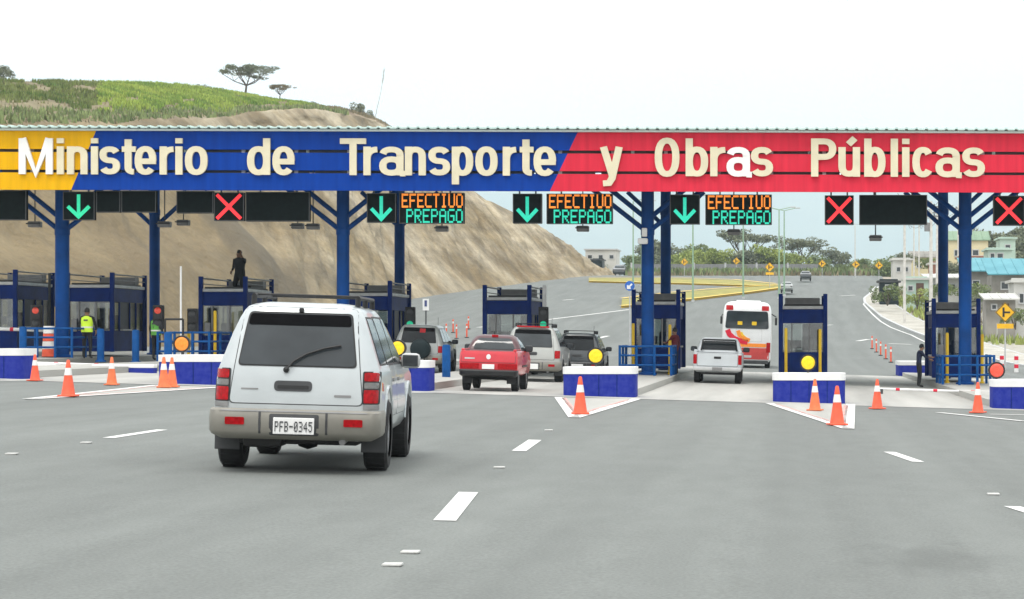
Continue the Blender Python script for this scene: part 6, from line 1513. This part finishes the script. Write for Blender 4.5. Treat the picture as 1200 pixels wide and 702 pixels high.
H(1188, 1222, 372, 331, 205, 'wall_white', 'white house at the right edge behind the yellow sign', wins=((-.6, 1.7, .45, .9), (.6, 1.7, .45, .9)), roofm=M_['wall_white'], d=5)
H(1156, 1190, 376, 351, 200, 'wall_grey', 'grey hut left of the yellow diamond sign', roof='shed', roofm=M_['wall_white'], wins=((-.6, 1.2, .45, .45),), door=(.4, .6, 1.5), rh=.5, d=4)
H(1086, 1142, 348, 326, 275, 'wall_white', 'long low white house seen between the right columns', roof='shed', roofm=M_['wall_white'], wins=((-2, 1.2, .7, .7), (.2, 1.2, .7, .7)), door=(1.5, .8, 1.7), rh=.6)
H(1060, 1088, 352, 328, 268, 'wall_green', 'small pale green kiosk beside the pavement', roofm=M_['wall_white'], door=(.4, .9, 2.0), wins=((-.7, 1.4, .6, .6),), d=4)
H(1046, 1068, 328, 305, 330, 'wall_white', 'small white house left of the leaning concrete poles', wins=((-.5, 1.5, .6, .7), (.6, 1.5, .6, .7)), roofm=M_['wall_white'], d=5)
H(1068, 1100, 322, 302, 350, 'wall_cream', 'pale house behind the concrete poles', wins=((-.9, 1.4, .7, .7), (.7, 1.4, .7, .7)), roof='gable', roofm=M_['wall_grey'], rh=1.)
H(1090, 1112, 330, 310, 300, 'brick_red', 'little brick house left of the front right column', wins=((0, 1.3, .7, .7),), roofm=M_['wall_white'], d=4)
H(1031, 1053, 346, 331, 280, 'teal_dark', 'dark green roadside kiosk at the bend', roofm=M_['dark_grey'], d=3, wins=((0, 1., .9, .5),))
H(1172, 1190, 304, 280, 345, 'wall_green', 'pale turquoise upper storey house near the right edge', wins=((0, 1.8, .8, .8),), roofm=M_['wall_green'])

for k, (px, py, D, hp, lm, kind, lb) in enumerate([(1040, 352, 262, 17, 'leaf_a', 'bush', 'green bush beside the dark roadside kiosk'), (1075, 356, 255, 15, 'leaf_b', 'bush', 'light green bush in front of the pale green kiosk'), (1103, 352, 250, 22, 'leaf_a', 'broad', 'small green tree just left of the right booth'),
        (1118, 330, 290, 24, 'leaf_c', 'broad', 'grey green tree seen between the paired right columns'), (1142, 352, 240, 18, 'leaf_a', 'bush', 'dark bush right of the front right column'), (1156, 362, 225, 16, 'leaf_c', 'bush', 'grey bush left of the grey hut'), (1190, 378, 195, 14, 'leaf_a', 'bush', 'green bush behind the yellow diamond sign'),
        (1062, 315, 345, 20, 'leaf_c', 'broad', 'hazy tree behind the small white roadside house'), (1148, 316, 320, 16, 'leaf_a', 'broad', 'tree between the cream house and the turquoise roofs'), (1090, 318, 335, 18, 'leaf_a', 'broad', 'tree left of the rear right column behind the brick house')]):
    x = GX(px, D); z = CAMZ + (CY - py) / F * D; tree(kind, 500 + k, hp / F * D * 1.2 + .4, M_[lm], lb, (x, D, z - .4), 'shrubs among the roadside houses', name='bush' if kind == 'bush' else None)
# wire fence in front of the houses
t = empty('wire_fence', (lerp_tab(XR, 200) + 6, 200, gz(lerp_tab(XR, 200) + 6, 200)), 'thin post and wire fence before the roadside houses', 'fence'); o_ = t.location; prev = None; wires = MB()
for y in range(200, 300, 7):
    x = lerp_tab(XR, y) + 5.5; z = gz(x, y); mb = MB(); mb.box((x - o_.x, y - o_.y, z - o_.z + .7), (.1, .1, 1.5)); mb.build('fence_post', M_['wall_white'], t)
    if prev:
        for q in (.5, .95, 1.35): wires.tube((prev[0] - o_.x, prev[1] - o_.y, prev[2] - o_.z + q), (x - o_.x, y - o_.y, z - o_.z + q), .015, n=4)
    prev = (x, y, z)
tag(wires.build('wires', M_['mid_grey'], t), kind='stuff')
# ------------------------------------------------------------------ poles and signs beyond the plaza
def light_pole(px, py_base, py_top, D, label, double=False):
    x = GX(px, D); z0 = min(gz(x, D), CAMZ + (CY - py_base) / F * D) ; z1 = CAMZ + (CY - py_top) / F * D
    t = empty('light_pole', (x, D, z0), label, 'lamp post', 'pale green lamp posts along the far road'); h = z1 - z0
    mb = MB(); mb.tube((0, 0, 0), (0, 0, h), .13, .07, 8); mb.build('mast', M_['pole_green'], t, 40)
    for s in ((-1, 1) if double else (1,)):
        mb = MB(); mb.tube((0, 0, h), (s * 1.5, 0, h + .35), .05, n=6); mb.build('arm', M_['pole_green'], t)
        mb = MB(); mb.box((s * 1.8, 0, h + .36), (.7, .26, .14), bev=.04); mb.build('lamp_head', M_['light_grey'], t)
    mb = MB(); mb.box((0, 0, .1), (.4, .4, .3), bev=.03); mb.build('foot', M_['light_grey'], t)
M_['pole_green'] = mat('pole_green', (.26, .40, .27), .6, var=.08)
for a in [(742, 331, 236, 330, 'green lamp post just left of the third column'), (752, 331, 238, 345, 'green lamp post hidden beside the third column'), (812, 343, 232, 290, 'green lamp post below the arrow signal left of the bus'), (871, 341, 238, 300, 'green lamp post above the bus')]: light_pole(*a)
light_pole(913, 340, 246, 300, 'left one of the close pair of green lamp posts', True); light_pole(919, 338, 247, 308, 'right one of the close pair of green lamp posts', True)
def utility_pole(px, py_base, py_top, D, label, bars=1, r=.16):
    x = GX(px, D); z0 = min(gz(x, D), CAMZ + (CY - py_base) / F * D); h = CAMZ + (CY - py_top) / F * D - z0
    t = empty('utility_pole', (x, D, z0), label, 'utility pole', 'concrete utility poles on the right'); mb = MB(); mb.tube((0, 0, -.3), (0, 0, h), r, r * .65, 8); mb.build('pole_shaft', M_['pole_grey'], t, 40)
    for k in range(bars):
        mb = MB(); mb.box((0, 0, h - .5 - .9 * k), (1.9, .12, .14)); c = mb.build('cross_arm', M_['mid_grey'], t)
        for q in (-.8, -.3, .3, .8): mb = MB(); mb.lathe([(.05, 0), (.07, .08), (.04, .2), (0, .22)], 8, c=(q, 0, h - .43 - .9 * k)); mb.build('insulator', M_['dark_grey'], c)
    if bars > 1: mb = MB(); mb.lathe([(0, 0), (.28, 0), (.28, .8), (0, .85)], 12, c=(-.35, 0, h - 2.8)); mb.build('transformer', M_['mid_grey'], t, 40)
    return Vector((x, D, z0 + h - .4))
M_['pole_grey'] = mat('pole_grey', (.62, .60, .56), .85, var=.12)
tops = [utility_pole(*a) for a in [(1060, 352, 226, 235, 'concrete pole under the right end of the large blank board'), (1071, 345, 262, 285, 'thin pale pole right of the one under the blank board', 0, .12), (1077, 338, 250, 310, 'distant pale pole among the small roadside houses', 1, .12), (1091, 372, 236, 215, 'tall concrete pole with transformer left of the paired right columns', 2, .2), (1098, 358, 244, 250, 'concrete pole touching the rear right column', 1), (1002, 322, 262, 400, 'slim pole below the orange red cross signal', 0, .1), (1123, 330, 240, 320, 'pole between the paired right columns', 1)]]
t = empty('power_lines', tops[0], 'thin power lines strung between the concrete poles on the right', 'power line'); o_ = t.location
order = sorted(tops, key=lambda v: v.y)
for a, b in zip(order[:-1], order[1:]):
    for dx in (-.7, .7):
        mb = MB(); pts = [a.lerp(b, k / 8) - o_ + Vector((dx, 0, .35 - 1.2 * math.sin(PI * k / 8))) for k in range(9)]; mb.path(pts, .022, 4); mb.build('cable', M_['dark_grey'], t)
def warn_sign(px, py, D, label, size=1.2, plate_=False):
    p = P(px, py, D); zg = gz(p.x, D); t = empty('warning_sign', (p.x, D, zg), label, 'road sign', 'yellow warning signs along the road'); z = p.z - zg; s = size / 2 * 1.41
    mb = MB(); mb.prism([(0, z - s), (s, z), (0, z + s), (-s, z)], -.02, .02); f = mb.build('sign_face', M_['sign_yellow'], t)
    mb = MB()
    ribbon(mb, [(-.12 * size, z - .32 * size), (-.12 * size, z + .34 * size)], .07 * size, .07 * size, -.032, -.022, lambda u, v, y: (u, y, v))
    ribbon(mb, [(-.12 * size, z), (.34 * size, z)], .06 * size, .06 * size, -.036, -.022, lambda u, v, y: (u, y, v))
    mb.build('symbol', M_['black'], f)
    mb = MB(); o = s * .93; i = s * .87; pl = lambda u, v, y: (u, y, v); ribbon(mb, [(0, z - o), (o, z), (0, z + o), (-o, z)], .018, .018, -.028, -.021, pl, True); mb.build('sign_border', M_['black'], f)
    if plate_: mb = MB(); mb.box((0, 0, z - s - .22), (1.15 * size, .04, .34 * size)); mb.build('sub_plate', M_['sign_yellow'], t)
    mb = MB(); mb.tube((0, .05, -.2), (0, .05, z + s * .6), .045, n=8); mb.build('post', M_['light_grey'], t)
M_['sign_yellow'] = mat('sign_yellow', (.85, .47, .01), .5, var=.07)
warn_sign(1178, 366, 135, 'large yellow diamond junction sign with a plate below at the right', .84, True)
for px, py, D, lb, pl_ in ((902, 313, 330, 'yellow diamond sign with a sub plate above the bus lane', True), (963.5, 309, 395, 'small yellow diamond sign left of three others on the bend', False), (1003, 310, 385, 'first of three yellow diamond signs at the right of the bend', False), (1030, 311, 375, 'second of three yellow diamond signs at the right of the bend', False), (1056, 315, 360, 'third yellow diamond sign beside the concrete pole', False), (863, 306, 410, 'faint yellow diamond sign among the trees above the bus', False), (802, 307, 400, 'yellow diamond sign left of the arrow signal lamp post', False)):
    warn_sign(px, py, D, lb, 1.0, pl_)
p = P(738, 335, 140); t = empty('round_sign', (p.x, 140, gz(p.x, 140)), 'round blue road sign left of the booth with paired columns', 'road sign'); z = p.z - t.location.z
mb = MB(); mb.lathe([(0, -.02), (.30, -.02), (.30, .02), (0, .02)], 20, 'Y', (0, 0, z)); f = mb.build('sign_face', M_['sign_blue'] if 'sign_blue' in M_ else mat('sign_blue', (.02, .13, .5), .5), t)
mb = MB(); pl = lambda u, v, y: (u, y, v); ribbon(mb, [(.14, z + .12), (-.1, z - .12)], .05, .05, -.034, -.022, pl); ribbon(mb, [(-.12, z + .04), (-.12, z - .14), (.06, z - .14)], .05, .05, -.038, -.022, pl); mb.build('symbol', M_['white_paint'], f)
mb = MB(); mb.tube((0, .05, 0), (0, .05, z), .04, n=8); mb.build('post', M_['light_grey'], t)
# short red and white marker posts by the gravel lot
for px, py, lb in ((1174, 418, 'white and red marker post below the yellow diamond sign'), (1191, 421, 'red and white marker post at the right edge of the gravel lot')):
    g_ = G(px, 128); t = empty('marker_post', g_, lb, 'marker post'); mb = MB(); mb.box((0, 0, .5), (.22, .12, 1.0), bev=.02); mb.build('post', M_['white_paint'], t)
    for z in (.35, .8): mb = MB(); mb.box((0, 0, z), (.226, .126, .22), bev=.01); mb.build('red_band', M_['panel_red'], t)
# white notice board by the jeep
p = P(499, 357, 190); t = empty('notice_board', (p.x, 190, gz(p.x, 190)), 'small white roadside board above the spare wheel jeep', 'sign'); z = p.z - t.location.z
mb = MB(); mb.box((0, 0, z), (.5, .08, .95)); mb.build('panel', M_['white_paint'], t); mb = MB(); mb.box((0, -.05, z + .1), (.2, .03, .5)); mb.build('emblem', mat('emblem_blue', (.05, .07, .2), .6), t); mb = MB(); mb.tube((0, .06, 0), (0, .06, z), .06); mb.build('post', M_['dark_grey'], t)

# ------------------------------------------------------------------ air
HAZE = 1.6e-4
if HAZE:
    m = bpy.data.materials.new('haze'); m.use_nodes = True; n = m.node_tree; n.nodes.clear(); o = n.nodes.new('ShaderNodeOutputMaterial'); v = n.nodes.new('ShaderNodeVolumePrincipled')
    v.inputs['Color'].default_value = (.74, .90, 1, 1); v.inputs['Density'].default_value = HAZE; v.inputs['Anisotropy'].default_value = 0.
    n.links.new(v.outputs[0], o.inputs['Volume'])
    mb = MB(); mb.box((0, 4650, 360), (16800, 9500, 760)); me = mb.build('haze', m); tag(me, 'pale hazy air over the whole valley', None, None, 'stuff')
